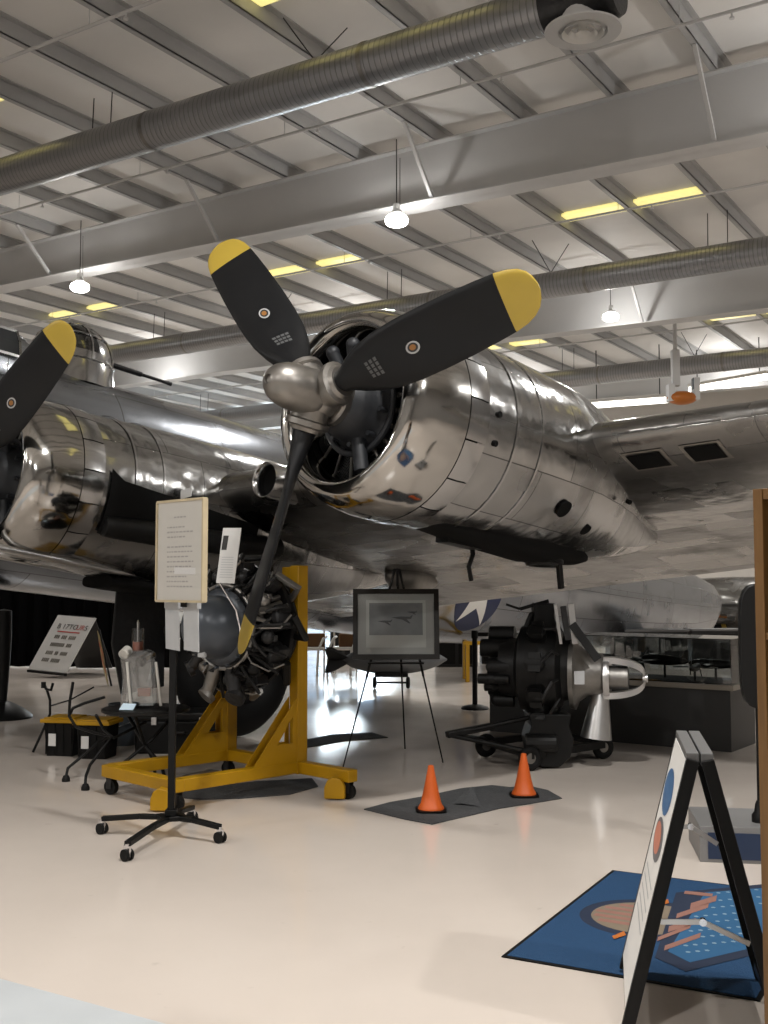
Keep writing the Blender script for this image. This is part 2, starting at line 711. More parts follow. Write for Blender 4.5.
def make_prop(which):
    o = EOFF[which]
    mb = MB()
    mb.ball(o + Vector((-.02, 0, 0)), (.17, .165, .165), 20)
    mb.cyl(o + X * -.30, o + X * .06, .135, n=24)
    mb.lathe([(-.06, .16), (-.045, .178), (.0, .178), (.015, .16)], o + X * -.12, X, 24)
    for k in range(3):
        th = RT[which] + k * 2 * PI / 3
        rad = Vector((0, math.sin(th), math.cos(th)))
        mb.lathe([(.05, .125), (.17, .125), (.18, .145), (.215, .145), (.225, .115), (.25, .10)], o, rad, 20)
        mb.cyl(o + rad * .2 + X * .10, o + rad * .2 + X * .14, .02, n=8)
    prop = pp(mb, 'propeller', HUBMETAL, label='three-bladed black propeller with yellow blade tips')
    mb = MB()
    mb.lathe([(.03, .152), (.07, .156), (.09, .152), (.20, .150), (.28, .140), (.345, .115), (.385, .082), (.408, .048), (.413, .03), (.395, .027), (.39, .0)],
             o, X, 32)
    pp(mb, 'dome', HUBMETAL, prop)
    for k in range(3):
        th = RT[which] + k * 2 * PI / 3
        mb, rad, tan, st = blade_mesh(o, th)
        pp(mb, 'blade', [BLADEBLACK, YELLOWTIP], prop, 60)
        # maker's oval and stencil block on the front face
        for r, rx, ry, m1, nm in ((.86, .052, .038, 0, 'blade_decal'),):
            mb = MB()
            for sc_, mi, lift in ((1, 0, 0), (.74, 1, .0012), (.46, 2, .0024)):
                mb.mi = mi
                c = blade_point(o, rad, tan, st, r, 0)
                ring = []
                for q in range(20):
                    a = 2 * PI * q / 20
                    p = blade_point(o, rad, tan, st, r + rx * sc_ * math.cos(a), ry * sc_ * math.sin(a) / .2)
                    ring.append(p + X * lift)
                vs = mb.verts(ring)
                ce = mb.verts([c + X * lift])[0]
                for q in range(20):
                    mb.face([ce, vs[q], vs[(q + 1) % 20]])
            # short red bar across the middle of the decal
            pp(mb, nm, [PAPERGREY, DARKGREY, AMBERDK], prop, 0)
        mb = MB()
        for row in range(3):
            for col in range(4):
                r0 = .50 + row * .035
                s0 = -.34 + col * .17
                q = [blade_point(o, rad, tan, st, r0, s0), blade_point(o, rad, tan, st, r0, s0 + .13),
                     blade_point(o, rad, tan, st, r0 + .022, s0 + .13), blade_point(o, rad, tan, st, r0 + .022, s0)]
                mb.face(mb.verts([x + X * .001 for x in q]))
        pp(mb, 'stencil', STENCIL, prop, 0)
    return prop


COCKGLASS = mat('dark_cockpit_glass', (.05, .055, .06), .08, 0, .1)
AMBERDK = mat('decal_amber', (.30, .13, .03), .5)
STENCIL = mat('faded_stencil', (.085, .088, .09), .6)


def radial_cylinder(mb, o, ax, rad, r0, r1, w):
    """finned cylinder pointing along rad, from radius r0 to r1"""
    n = 11
    prof = [(r0, w * .62)]
    for k in range(n):
        a = r0 + (r1 - r0) * (.16 + .56 * k / n)
        prof += [(a, w * .66), (a + .001, w), (a + (r1 - r0) * .022, w), (a + (r1 - r0) * .023, w * .66)]
    prof += [(r0 + (r1 - r0) * .74, w * .95), (r0 + (r1 - r0) * .92, w * .95), (r1, w * .6)]
    mb.lathe(prof, o, rad, 14)
    t = ax.cross(rad)
    for s in (-1, 1):     # rocker boxes
        c = o + rad * (r1 - .015) + t * s * w * .62 + ax * w * .1
        mb.box(c, (w * 1.2, w * .62, w * .62), Matrix((ax, t, rad)).transposed())


def make_engine(which):
    o = EOFF[which]
    mb = MB()
    mb.lathe([(-.10, .11), (-.14, .15), (-.20, .20), (-.28, .235), (-.38, .25), (-.42, .29), (-.47, .29), (-.49, .27), (-.62, .27), (-.66, .3)], o, X, 32)
    mb.torus(o + X * -.40, X, .315, .022, 36, 8)
    for k in range(9):     # small magneto and governor lumps around the nose case
        a = 2 * PI * (k + .5) / 9
        d = Vector((0, math.sin(a), math.cos(a)))
        mb.cyl(o + X * -.40 + d * .26, o + X * -.33 + d * .26, .018, n=8)
    for a, l in ((.2, .12), (.55, .10), (-.3, .10)):
        d = Vector((0, math.sin(a), math.cos(a)))
        mb.cyl(o + X * -.30 + d * .2, o + X * -.22 + d * (.26 + l), .045, n=12)
        mb.ball(o + X * -.22 + d * (.27 + l), .05, 10)
    d = Vector((0, .25, -.97)).normalized()
    mb.cyl(o + X * -.36 + d * .22, o + X * -.36 + d * .46, .05, n=14)
    eng = pp(mb, 'engine', ENGDARK, label='dark radial engine inside the cowling')
    for k in range(9):
        a = 2 * PI * k / 9 + .12
        d = Vector((0, math.sin(a), math.cos(a)))
        mb = MB()
        radial_cylinder(mb, o + X * -.58, X, d, .26, .60, .092)
        pp(mb, 'cylinder', BLACKMETAL, eng)
    for k in range(18):
        a = 2 * PI * (k + .5) / 18 + .12
        d = Vector((0, math.sin(a), math.cos(a)))
        mb = MB()
        mb.cyl(o + X * -.45 + d * .285, o + X * -.53 + d * .53, .011, n=8)
        mb.cyl(o + X * -.45 + d * .285, o + X * -.455 + d * .32, .018, n=8)
        pp(mb, 'pushrod_tube', DULLMETAL, eng)
    mb = MB()
    mb.lathe([(-.66, .1), (-.66, .69), (-.69, .69), (-.69, .1)], o, X, 40)
    pp(mb, 'baffle', BLACKCAV, eng)


def make_cowl(which):
    o = EOFF[which]
    mb = MB()
    out = [(-.60, .505), (-.44, .505), (-.33, .510), (-.27, .520), (-.235, .540), (-.222, .563), (-.228, .590), (-.25, .617), (-.29, .645), (-.35, .672), (-.43, .695), (-.52, .710), (-.62, .718), (-.70, .72), (-.70, .69)]
    mb.lathe(out, o, X, 64, caps=(False, False))
    cw = pp(mb, 'cowling', ALU_COWL, smooth=60, label='mirror-polished round engine cowling')
    mb = MB()      # black inside of the ring
    mb.lathe([(-.42, .500), (-.60, .690), (-.70, .695)], o, X, 48, caps=(False, False))
    pp(mb, 'cowling_liner', BLACKCAV, cw)
    n = 16
    for k in range(n):
        a0 = 2 * PI * k / n + .1
        mb = MB()
        r = .722
        g = .008
        mb.lathe([(-.708, .70), (-.708, .722), (-.80, .727), (-.915, .716), (-.915, .695), (-.708, .70)], o, X, 5, caps=(False, False), ref=Z, a0=a0 + g, a1=a0 + 2 * PI / n - g)
        pp(mb, 'cowl_flap', ALU_FLAP, cw, 30)
    return cw


def ellr(s, yc, zc, ry, rzt, rzb, n=40, p=2.0):
    """cross-section ring at station s behind the hub, with its own upper and lower half heights"""
    ring = []
    for k in range(n):
        a = 2 * PI * k / n
        c, q = math.cos(a), math.sin(a)
        e = 2.0 / p
        y = math.copysign(abs(c) ** e, c) * ry
        z = math.copysign(abs(q) ** e, q) * (rzt if q > 0 else rzb)
        ring.append(Vector((-s, yc + y, zc + z)))
    return ring


for w in ('outer', 'inner'):
    make_prop(w)
    make_engine(w)
    make_cowl(w)

# ---- nacelles
mb = MB()
mb.loft([ellr(s, 0, zc, ry, rt, rb, 56) for s, zc, ry, rt, rb in (
    (.86, 0, .695, .695, .695), (1.0, 0, .705, .705, .705), (1.3, 0, .71, .71, .71), (1.7, 0, .71, .71, .71), (2.1, 0, .69, .70, .71), (2.5, 0, .64, .69, .70), (2.9, -.02, .55, .66, .66),
    (3.3, -.05, .42, .60, .58), (3.7, -.10, .27, .50, .46), (4.05, -.17, .13, .34, .30), (4.3, -.25, .04, .16, .13), (4.4, -.29, .012, .04, .03))])
nac1 = pp(mb, 'engine_nacelle', ALU_NAC, smooth=60, label='riveted nacelle of the outer engine')
o2 = EOFF['inner']
mb = MB()
mb.loft([ellr(s - .5, o2.y, o2.z + zc, ry, rt, rb, 56) for s, zc, ry, rt, rb in (
    (.86, 0, .695, .695, .695), (1.0, 0, .71, .705, .72), (1.3, 0, .72, .71, .76), (1.7, 0, .72, .72, .82), (2.2, 0, .71, .72, .86), (2.8, 0, .69, .72, .86), (3.4, 0, .62, .70, .80),
    (4.0, -.02, .50, .62, .70), (4.7, -.06, .32, .45, .50), (5.3, -.12, .12, .22, .25), (5.6, -.16, .02, .04, .05))])
nac2 = pp(mb, 'engine_nacelle', ALU_NAC, smooth=60, label='deeper nacelle of the inner engine above the landing gear')
for which, ry in (('outer', .712), ('inner', .722)):   # raised seam bands round the nacelles
    o = EOFF[which]
    for s in (1.22, 1.52):
        mb = MB()
        mb.lathe([(-s, ry + .001), (-s, ry + .005), (-s - .02, ry + .005), (-s - .02, ry + .001)], o, X, 56, caps=(False, False))
        pp(mb, 'seam_band', ALU_FLAP, nac1 if which == 'outer' else nac2, 30)


# ---- wing
def chord(y):
    return 5.45 - (y + 6.0) * .205


def le_x(y):
    return -(2.24 + .155 * (y - .75))


def wz(y):
    return .15 + .076 * (y - .75)


INC = math.radians(4.0)
DROOP = math.tan(math.radians(8))


def wing_pt(y, t, upper):
    c = chord(y)
    th = .165 - .004 * (y + 6)
    yt = 5 * th * c * (.2969 * math.sqrt(t) - .126 * t - .3516 * t * t + .2843 * t ** 3 - .1036 * t ** 4)
    cam_ = .02 * c * 2 * t * (1 - t)
    zz = (yt if upper else -yt * .92) + cam_
    xx = -c * t
    if t > .78:
        zz -= (t - .78) * c * DROOP * min(1, max(0, (6.0 - y) / 2))
    return Vector((le_x(y) + xx * math.cos(INC) + zz * math.sin(INC) * 0, y, wz(y) + zz + xx * math.sin(INC)))


TS = [0, .004, .012, .025, .045, .07, .11, .16, .23, .32, .42, .53, .65, .78, .9, 1.0]


def wing_section(y):
    up = [wing_pt(y, t, True) for t in reversed(TS)]
    lo = [wing_pt(y, t, False) for t in TS[1:]]
    return up + lo


mb = MB()
ys = [-6.6, -5.5, -4.4, -3.3, -2.2, -1.1, 0, .75, 1.4, 2.1, 3, 4.2, 5.6, 7.0, 8.2, 8.7, 8.9]
secs = []
for y in ys:
    s_ = wing_section(y)
    if y > 8.1:
        k = {8.2: .92, 8.7: .6, 8.9: .2}[y]
        c = sum(s_, Vector()) / len(s_)
        s_ = [c + (q - c) * k for q in s_]
    secs.append(s_)
mb.loft(secs)
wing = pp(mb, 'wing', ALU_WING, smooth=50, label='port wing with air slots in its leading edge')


def wing_patch(name, m, y0, y1, t0, t1, upper=False, lift=.004, parent=None, ny=6, nt=5, skew=0.0, label=None):
    mb = MB()
    g = []
    for i in range(ny + 1):
        row = []
        for j in range(nt + 1):
            t = t0 + (t1 - t0) * j / nt
            y = y0 + (y1 - y0) * i / ny + skew * (j / nt - .5)
            p = wing_pt(y, t, upper)
            e = 1e-3
            n = (wing_pt(y + e, t, upper) - p).cross(wing_pt(y, t + e, upper) - p).normalized()
            if (n.z > 0) != upper and t > .02:
                n = -n
            row.append(p + n * lift)
        g.append(mb.verts(row))
    for i in range(ny):
        for j in range(nt):
            mb.face([g[i][j], g[i + 1][j], g[i + 1][j + 1], g[i][j + 1]])
    return pp(mb, name, m, parent or wing, 50, 0, label)


SLOTF = mat('slot_frame_metal', (.33, .31, .28), .35, 1.0, .1, 10)
for ya, yb in ((.84, 1.10), (1.28, 1.52)):
    wing_patch('slot_frame', SLOTF, ya - .03, yb + .03, .032, .096, lift=.004)
    wing_patch('slot_shade', BLACKCAV, ya, yb, .038, .088, lift=.010, label='black patch for the shade in a rectangular air slot in the wing')  # black patch on the skin paints the shade inside the slot

# ---- fuselage
FY = -6.95
FST = [(-5.1, .15, .12, .12, .12), (-5.0, .15, .45, .40, .45), (-4.5, .2, .8, .72, .8), (-3.6, .22, 1.02, .98, 1.05), (-2.4, .25, 1.12, 1.2, 1.25), (-1.0, .25, 1.15, 1.34, 1.33), (1, .25, 1.15, 1.35, 1.35),
       (3, .25, 1.15, 1.35, 1.35), (5.5, .25, 1.14, 1.34, 1.36), (7.5, .22, 1.10, 1.30, 1.36), (9.0, .2, 1.04, 1.26, 1.34), (10.5, .2, .95, 1.20, 1.26), (12, .22, .86, 1.12, 1.22),
       (14, .28, .72, 1.0, 1.14), (16, .36, .54, .86, 1.04), (18, .46, .36, .70, .90), (19.2, .52, .22, .48, .62), (19.6, .55, .1, .25, .3)]
mb = MB()
mb.loft([ellr(s, FY, zc, ry, rt, rb, 56, 2.15) for s, zc, ry, rt, rb in FST])
fus = pp(mb, 'fuselage', ALU_FUS, smooth=60, label='long bare metal fuselage behind the engines')


def fus_r(s):
    for a, b in zip(FST, FST[1:]):
        if a[0] <= s <= b[0]:
            k = (s - a[0]) / (b[0] - a[0])
            return [a[i] + (b[i] - a[i]) * k for i in range(5)]


def fus_pt(s, z, lift=.004):
    _, zc, ry, rt, rb = fus_r(s)
    q = (z - zc) / (rt if z > zc else rb)
    q = max(-.999, min(.999, q))
    y = ry * (1 - abs(q) ** 2.15) ** (1 / 2.15)
    n = Vector((0, y / ry ** 2, (z - zc) / ((rt if z > zc else rb) ** 2))).normalized()
    return Vector((-s, FY + y, z)) + n * lift


# national insignia: white star on a blue disc on the rear fuselage side
INS_S, INS_Z, INS_R = 9.42, -.30, .60
mb = MB()


def ins_pt(r, a, lift):
    return fus_pt(INS_S - r * math.cos(a), INS_Z + r * math.sin(a), lift)


n = 40
rings = [[ins_pt(INS_R * k / 5, 2 * PI * j / n, .006) for j in range(n)] for k in range(1, 6)]
V = [mb.verts(r) for r in rings]
ce = mb.verts([ins_pt(0, 0, .006)])[0]
for j in range(n):
    mb.face([ce, V[0][j], V[0][(j + 1) % n]])
    for k in range(4):
        mb.face([V[k][j], V[k + 1][j], V[k + 1][(j + 1) % n], V[k][(j + 1) % n]])
ins = pp(mb, 'insignia', NAVYINS, fus, 60, label='blue disc with a white star')
mb = MB()
sxy = [(INS_R * (.98 if k % 2 == 0 else .375) * math.cos(PI / 2 + k * PI / 5), INS_R * (.98 if k % 2 == 0 else .375) * math.sin(PI / 2 + k * PI / 5)) for k in range(10)]
for k in range(10):
    a, b = sxy[k], sxy[(k + 1) % 10]
    grid = [[mb.verts([fus_pt(INS_S - (a[0] * (1 - v) + b[0] * v) * u, INS_Z + (a[1] * (1 - v) + b[1] * v) * u, .012)])[0] for v in (0, .25, .5, .75, 1)] for u in [i / 8 for i in range(9)]]
    for i in range(8):
        for j in range(4):
            if i == 0:
                mb.face([grid[0][j], grid[1][j], grid[1][j + 1]])
            else:
                mb.face([grid[i][j], grid[i + 1][j], grid[i + 1][j + 1], grid[i][j + 1]])
pp(mb, 'insignia_star', WHITEINS, fus, 0)

# cockpit glasshouse ahead of the turret
mb = MB()
mb.loft([ellr(s, FY, 1.2, ry, rt, .4, 32, 2.6) for s, ry, rt in ((-1.3, .5, .3), (-.9, .8, .62), (-.5, .86, .74), (.6, .88, .76), (1.2, .84, .66), (1.6, .7, .4))])
canopy = pp(mb, 'cockpit_canopy', ALU_FUS, smooth=60)
for s0, s1 in ((-.35, .02), (.10, .50), (.58, 1.05)):
    mb = MB()
    g = []
    for s in (s0, s1):
        g.append([])
        for zz in (1.42, 1.60, 1.74):
            q = (zz - 1.2) / .74
            y = .875 * (1 - q ** 2.6) ** (1 / 2.6)
            g[-1].append(Vector((-s, FY + y + .012, zz + .008)))
    V = [mb.verts(r) for r in g]
    for j in range(2):
        mb.face([V[0][j], V[1][j], V[1][j + 1], V[0][j + 1]])
    pp(mb, 'cockpit_window', COCKGLASS, canopy, 0)
    mb = MB()
    for a, b in ((g[0][0], g[1][0]), (g[0][2], g[1][2]), (g[0][0], g[0][1]), (g[0][1], g[0][2]), (g[1][0], g[1][1]), (g[1][1], g[1][2])):
        mb.bar(a, b, .03, .03)
    pp(mb, 'window_frame', ALU_FLAP, canopy, 0)

# top turret
TO = Vector((-2.15, FY, 1.45))
mb = MB()
mb.lathe([(0, .60), (.12, .575), (.26, .545), (.30, .53), (.30, .48)], TO, Z, 40, caps=(False, False))
mb.lathe([(.02, .5), (.22, .5), (.3, .0)], TO, Z, 24)
tur = pp(mb, 'top_turret', ALU_FLAP, label='domed gun turret on top of the fuselage')


def dome_ring(a, n=32, r=.53, h=.52, lift=0):
    return [TO + Vector(((r * math.cos(a) + lift) * math.cos(2 * PI * k / n), (r * math.cos(a) + lift) * math.sin(2 * PI * k / n), .30 + (h + lift) * math.sin(a))) for k in range(n)]


mb = MB()
ang = [0, .2, .42, .66, .9, 1.15, 1.4, 1.56]
mb.loft([dome_ring(a) for a in ang], caps=(False, True))
for f in mb.bm.faces:      # the rear half is metal sheet, the front half clear
    c = f.calc_center_median() - TO
    f.material_index = 1 if c.x < -.10 or c.z < .36 else 0
pp(mb, 'turret_dome', [PLEXI, ALU_FLAP], tur, 60)
mb = MB()
for k in range(0, 32, 4):
    mb.tube([dome_ring(a, lift=.006)[k] for a in ang], .012, 6)
for a in (.0, .66):
    r = dome_ring(a, lift=.006)
    mb.tube(r + [r[0]], .014, 6)
pp(mb, 'turret_frame', ALU_FLAP, tur)
mb = MB()
mb.box(TO + Vector((.05, 0, .38)), (.45, .35, .35))
mb.box(TO + Vector((.15, .12, .52)), (.25, .14, .22))
pp(mb, 'gunsight', BLACKMETAL, tur, bevel=.02)
mb = MB()
g0, g1 = Vector((-2.5, FY + .18, 1.86)), Vector((-3.55, FY + .18, 1.84))
mb.tube([g0, g0.lerp(g1, .55), g0.lerp(g1, .56), g1], [.034, .034, .022, .022], 10)
mb.cyl(g0.lerp(g1, .95), g1, .028, n=10)
pp(mb, 'gun_barrel', BLACKMETAL, tur)
# small raised fairings along the top
mb = MB()
mb.bar((-3.3, FY, 1.60), (-13.0, FY, 1.42), .10, .05)
pp(mb, 'spine_strip', ALU_FLAP, fus)

# tail plane
mb = MB()
secs = []
for y, le, ch in ((FY, 12.6, 3.4), (FY + .6, 12.7, 3.2), (FY + 2, 12.95, 2.75), (FY + 3.5, 13.2, 2.25), (FY + 5, 13.45, 1.75), (FY + 6, 13.7, 1.2), (FY + 6.4, 14.0, .5)):
    ring = []
    for k in range(20):
        a = 2 * PI * k / 20
        ring.append(Vector((-(le + ch / 2 - ch / 2 * math.cos(a)), y, 1.0 + .13 * ch / 3.4 * math.sin(a) * 1.2)))
    secs.append(ring)
mb.loft(secs)
pp(mb, 'tailplane', ALU_FUS, smooth=50)

# main landing gear under the inner engine
WP = PM @ Vector((-2.4, -3.75, 0))
WC = Vector((WP.x, WP.y, .70))
mb = MB()
mb.torus(WC, AL, .50, .20, 56, 16, 1.05)
tire = wp(mb, 'landing_wheel', RUBBER, bomber, label='big black main landing wheel')
mb = MB()
for s in (-1, 1):
    mb.lathe([(.02, .10), (.10, .14), (.07, .2), (.12, .33), (.16, .35), (.14, .32), (.02, .3)], WC, AL * s, 32)
wp(mb, 'wheel_hub', BLACKMETAL, tire)
mb = MB()
top = PM @ Vector((-1.5, -3.75, -.6))
for s in (-.30, .30):
    mb.cyl(WC + AL * s, WC + AL * s + Vector((0, 0, .75)), .045)
mb.cyl(WC + AL * -.3, WC + AL * .3, .05)
mb.bar(WC + AL * -.33 + Vector((0, 0, .75)), WC + AL * .33 + Vector((0, 0, .75)), .09, .09)
mb.cyl(WC + Vector((0, 0, .75)), top + Vector((0, 0, .3)), .08)
wp(mb, 'gear_leg', DARKMETAL, bomber)
for s in (-.28, .28):
    mb = MB()
    a = PM @ Vector((.35, -3.75 + s, -.95))
    b = WC + AL * s + Vector((0, 0, .72))
    mb.cyl(a, b, .035)
    wp(mb, 'brace_strut', STEEL, bomber)
mb = MB()
q_ = [at(116, 586, 10.7), at(164, 586, 11.1)]
dd_ = (q_[1] - q_[0])
dd_.z = 0
dl_ = dd_.length
mb.prism([(0, 0), (dl_, 0), (dl_ * 1.0, -1.0), (dl_ * .12, -1.05), (-.05, -.55)], frame_mat(q_[0], dd_, Z), .03)
wp(mb, 'gear_door', DARKMETAL, bomber, 0, .008)
# black slab under the nacelle stands in for the shade of the wheel bay
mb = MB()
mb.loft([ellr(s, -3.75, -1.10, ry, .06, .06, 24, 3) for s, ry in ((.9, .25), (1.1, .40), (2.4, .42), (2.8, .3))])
pp(mb, 'wheel_bay_shade', BLACKCAV)
# black patch for the open bay's shade, and exhaust shroud, along the port side of the inner nacelle
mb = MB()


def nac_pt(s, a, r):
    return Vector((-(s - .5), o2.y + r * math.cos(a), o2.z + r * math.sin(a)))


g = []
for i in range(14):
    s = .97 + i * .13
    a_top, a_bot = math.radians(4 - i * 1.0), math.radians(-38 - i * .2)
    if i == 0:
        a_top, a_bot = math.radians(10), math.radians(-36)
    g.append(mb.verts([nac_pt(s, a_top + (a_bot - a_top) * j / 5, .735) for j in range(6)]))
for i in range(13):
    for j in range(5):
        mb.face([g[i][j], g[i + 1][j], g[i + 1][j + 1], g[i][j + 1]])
pp(mb, 'bay_shade', BLACKCAV, nac2, 60, label='black patch for the shade of an open exhaust bay in the nacelle side')
mb = MB()
mb.tube([nac_pt(1.0, math.radians(-30), .74), nac_pt(1.5, math.radians(-27), .80), nac_pt(2.2, math.radians(-24), .86), nac_pt(2.9, math.radians(-22), .80)], [.09, .11, .11, .10], 14)
pp(mb, 'exhaust_pipe', BLACKMETAL, nac2)
# under-nacelle gear of the outer engine: black scoop, exhaust and drain mast
mb = MB()
mb.loft([ellr(s, .05, -.66, ry, .10, rb, 24, 2.6) for s, ry, rb in ((.95, .08, .0), (1.15, .16, .06), (1.6, .20, .10), (2.3, .22, .13), (2.9, .16, .08), (3.1, .06, .03))])
pp(mb, 'belly_scoop', BLACKCAV, nac1, label='black scoop under the nacelle')
mb = MB()
mb.lathe([(0, .17), (.04, .17), (.05, .14), (.07, .13), (.07, .08), (.04, 0)], Vector((-2.55, .04, -.72)), (0, 0, -1), 28)
pp(mb, 'supercharger', BLACKMETAL, nac1)
mb = MB()
mb.bar((-2.6, .16, -.72), (-2.66, .16, -.96), .03, .05)
pp(mb, 'drain_mast', BLACK, nac1)
mb = MB()
mb.tube([(-1.75, -.05, -.70), (-1.78, -.05, -.80), (-1.74, -.05, -.90), (-1.78, -.05, -1.0)], .018, 8)
mb.box((-1.55, 0, -.74), (.4, .12, .06))
pp(mb, 'drain_mast', BLACK, nac1)
# round holes and hatches on the outer nacelle's port side
for s, a, r in ((2.05, -38, .07), (1.02, 2, .022), (1.02, -14, .022), (2.9, -22, .02), (2.55, -50, .05)):
    mb = MB()
    a = math.radians(a)
    rr = .712 if s < 2.2 else .69 - (s - 2.2) * .06
    c = Vector((-s, rr * math.cos(a), rr * math.sin(a)))
    nrm = Vector((0, math.cos(a), math.sin(a)))
    mb.lathe([(-.03, r * .9), (.006, r), (.010, r * .8), (.004, 0)], c, nrm, 20)
    pp(mb, 'nacelle_port', BLACKCAV, nac1)
# oval air intake in the leading edge between the engines
yi = -2.35
pI = Vector((le_x(yi) + .16, yi, wz(yi) - .02))
mb = MB()
rings = []
for s, k in ((.9, 1.0), (.2, 1.0), (.05, 1.02), (0, .95), (.01, .86), (.08, .82), (.4, .7)):
    rings.append([pI + Vector((-s, .17 * k * math.cos(2 * PI * j / 28), .17 * k * math.sin(2 * PI * j / 28))) for j in range(28)])
mb.loft(rings, caps=(False, False))
it = pp(mb, 'air_intake', ALU_FLAP, wing, 60, label='round intake with bright lip')
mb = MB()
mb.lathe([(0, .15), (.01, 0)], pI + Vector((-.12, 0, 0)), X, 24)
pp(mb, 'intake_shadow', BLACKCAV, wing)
# grey pod under the inner wing
mb = MB()
rings = []
pc = PM @ Vector((-3.6, -3.0, -.75))
for k in range(13):
    t = k / 12
    r = .19 * math.sin(PI * t ** .75) ** .8 if 0 < t < 1 else .004
    rings.append([Vector((-4.3 + (-.9) * t, -3.3 + r * math.cos(2 * PI * j / 20), -.62 + r * math.sin(2 * PI * j / 20))) for j in range(20)])
mb.loft(rings)
mb.box((-4.7, -3.3, -.42), (.3, .06, .25))
pp(mb, 'wing_pod', DULLMETAL, wing, 60)
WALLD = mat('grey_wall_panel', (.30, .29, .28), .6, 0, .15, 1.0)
# ================================================================== THE HANGAR
ZR = 8.2         # underside of the purlins
G0, G1, P0, P1 = -14.0, 33.0, -9.0, 37.0


def gbox(mb, g0, g1, p0, p1, z0, z1):
    mb.hexa([GP(g0, p0, z0), GP(g1, p0, z0), GP(g1, p1, z0), GP(g0, p1, z0), GP(g0, p0, z1), GP(g1, p0, z1), GP(g1, p1, z1), GP(g0, p1, z1)])


mb = MB()
gbox(mb, G0, G1, P0, P1, -.2, 0)
struct(mb.build('floor', FLOORM, smooth=0))
# bare concrete strip where the coating ends, at the camera's feet
a, b = fl(0, 979), fl(165, 1024)
d = (b - a).normalized()
nrm = Vector((d.y, -d.x, 0))
if nrm.y > 0:
    nrm = -nrm
mb = MB()
q = [a - d * 6, a + d * 6]
mb.hexa([q[0] - Z * .01, q[1] - Z * .01, q[1] + nrm * 2 - Z * .01, q[0] + nrm * 2 - Z * .01,
         q[0] + Z * .002, q[1] + Z * .002, q[1] + nrm * 2 + Z * .002, q[0] + nrm * 2 + Z * .002])
struct(mb.build('floor_strip', CONCRETE, smooth=0))
mb = MB()
gbox(mb, G0, G1, P0, P1, ZR + .22, ZR + .4)
struct(mb.build('ceiling', CEILM, smooth=0))
H = ZR + .3
DG0, DG1, DZ = 23.8, 28.2, 3.4      # hangar door opening in the back wall
mb = MB()
gbox(mb, G0, DG0, P1, P1 + .3, 0, H)
gbox(mb, DG1, G1, P1, P1 + .3, 0, H)
gbox(mb, DG0, DG1, P1, P1 + .3, DZ, H)
struct(mb.build('wall_back', WALLM, smooth=0))
mb = MB()
gbox(mb, G1, G1 + .3, P0, P1, 0, H)
struct(mb.build('wall_left', WALLM, smooth=0))
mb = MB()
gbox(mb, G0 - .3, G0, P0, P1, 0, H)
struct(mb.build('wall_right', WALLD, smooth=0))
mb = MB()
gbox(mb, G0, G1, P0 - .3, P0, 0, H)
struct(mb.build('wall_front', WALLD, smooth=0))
mb = MB()
gbox(mb, DG0 - .15, DG0, P1 - .12, P1, 0, DZ + .15)
gbox(mb, DG1, DG1 + .15, P1 - .12, P1, 0, DZ + .15)
gbox(mb, DG0, DG1, P1 - .12, P1, DZ, DZ + .15)
gbox(mb, DG0, DG1, P1 - .08, P1 - .02, 1.55, 1.75)
struct(mb.build('door_1', GIRDERM, smooth=0))
mb = MB()
for k in range(3):
    gbox(mb, 23.4 + k * 1.15, 24.45 + k * 1.15, P1 - .06, P1 - .02, 3.7, 7.4)
struct(mb.build('window_0', emis('daylit_window', (.80, .92, 1.0), WIN_S), smooth=0))
mb = MB()
gbox(mb, G0 - 30, G1 + 40, P1 + .3, P1 + 90, -.25, -.02)
struct(mb.build('ground', CONCRETE, smooth=0))

# purlins
GS = [9.47 + 1.4 * k for k in range(-16, 15)]
for g in GS:
    mb = MB()
    gbox(mb, g - .045, g - .03, P0, P1, ZR, ZR + .22)
    gbox(mb, g - .045, g + .05, P0, P1, ZR, ZR + .015)
    gbox(mb, g - .12, g - .03, P0, P1, ZR + .205, ZR + .22)
    struct(mb.build('ceiling_beam', PURLINM, smooth=0))
# main girders, deeper towards the right
for p in (4.9, 14.06, 23.2, 32.4):
    mb = MB()

    def zb(g):
        return 7.28 + .016 * (g - 9) if g < 20 else 7.46
    for ga, gb in ((G0, 20.0), (20.0, G1)):
        a0, b0 = zb(ga) if ga > 0 else zb(ga), zb(gb)
        for (w, lo, hi) in ((.012, 0, None), (.22, 0, .02)):
            za, zb_ = (ZR, ZR) if hi is None else (a0 + hi, b0 + hi)
            mb.hexa([GP(ga, p - w, a0), GP(gb, p - w, b0), GP(gb, p + w, b0), GP(ga, p + w, a0),
                     GP(ga, p - w, za), GP(gb, p - w, zb_), GP(gb, p + w, zb_), GP(ga, p + w, za)])
    gbox(mb, G0, G1, p - .13, p + .13, ZR - .02, ZR)
    struct(mb.build('roof_beam', GIRDERM, smooth=0))
# diagonal flange braces
for p in (14.06, 23.2):
    for g in (GS[9], GS[12], GS[15], GS[18], GS[21]):
        mb = MB()
        zb_ = 7.28 + .016 * (g - 9)
        mb.bar(GP(g, p - .12, zb_ + .02), GP(g, p - .95, ZR), .05, .05)
        struct(mb.build('brace_beam', GIRDERM, smooth=0))
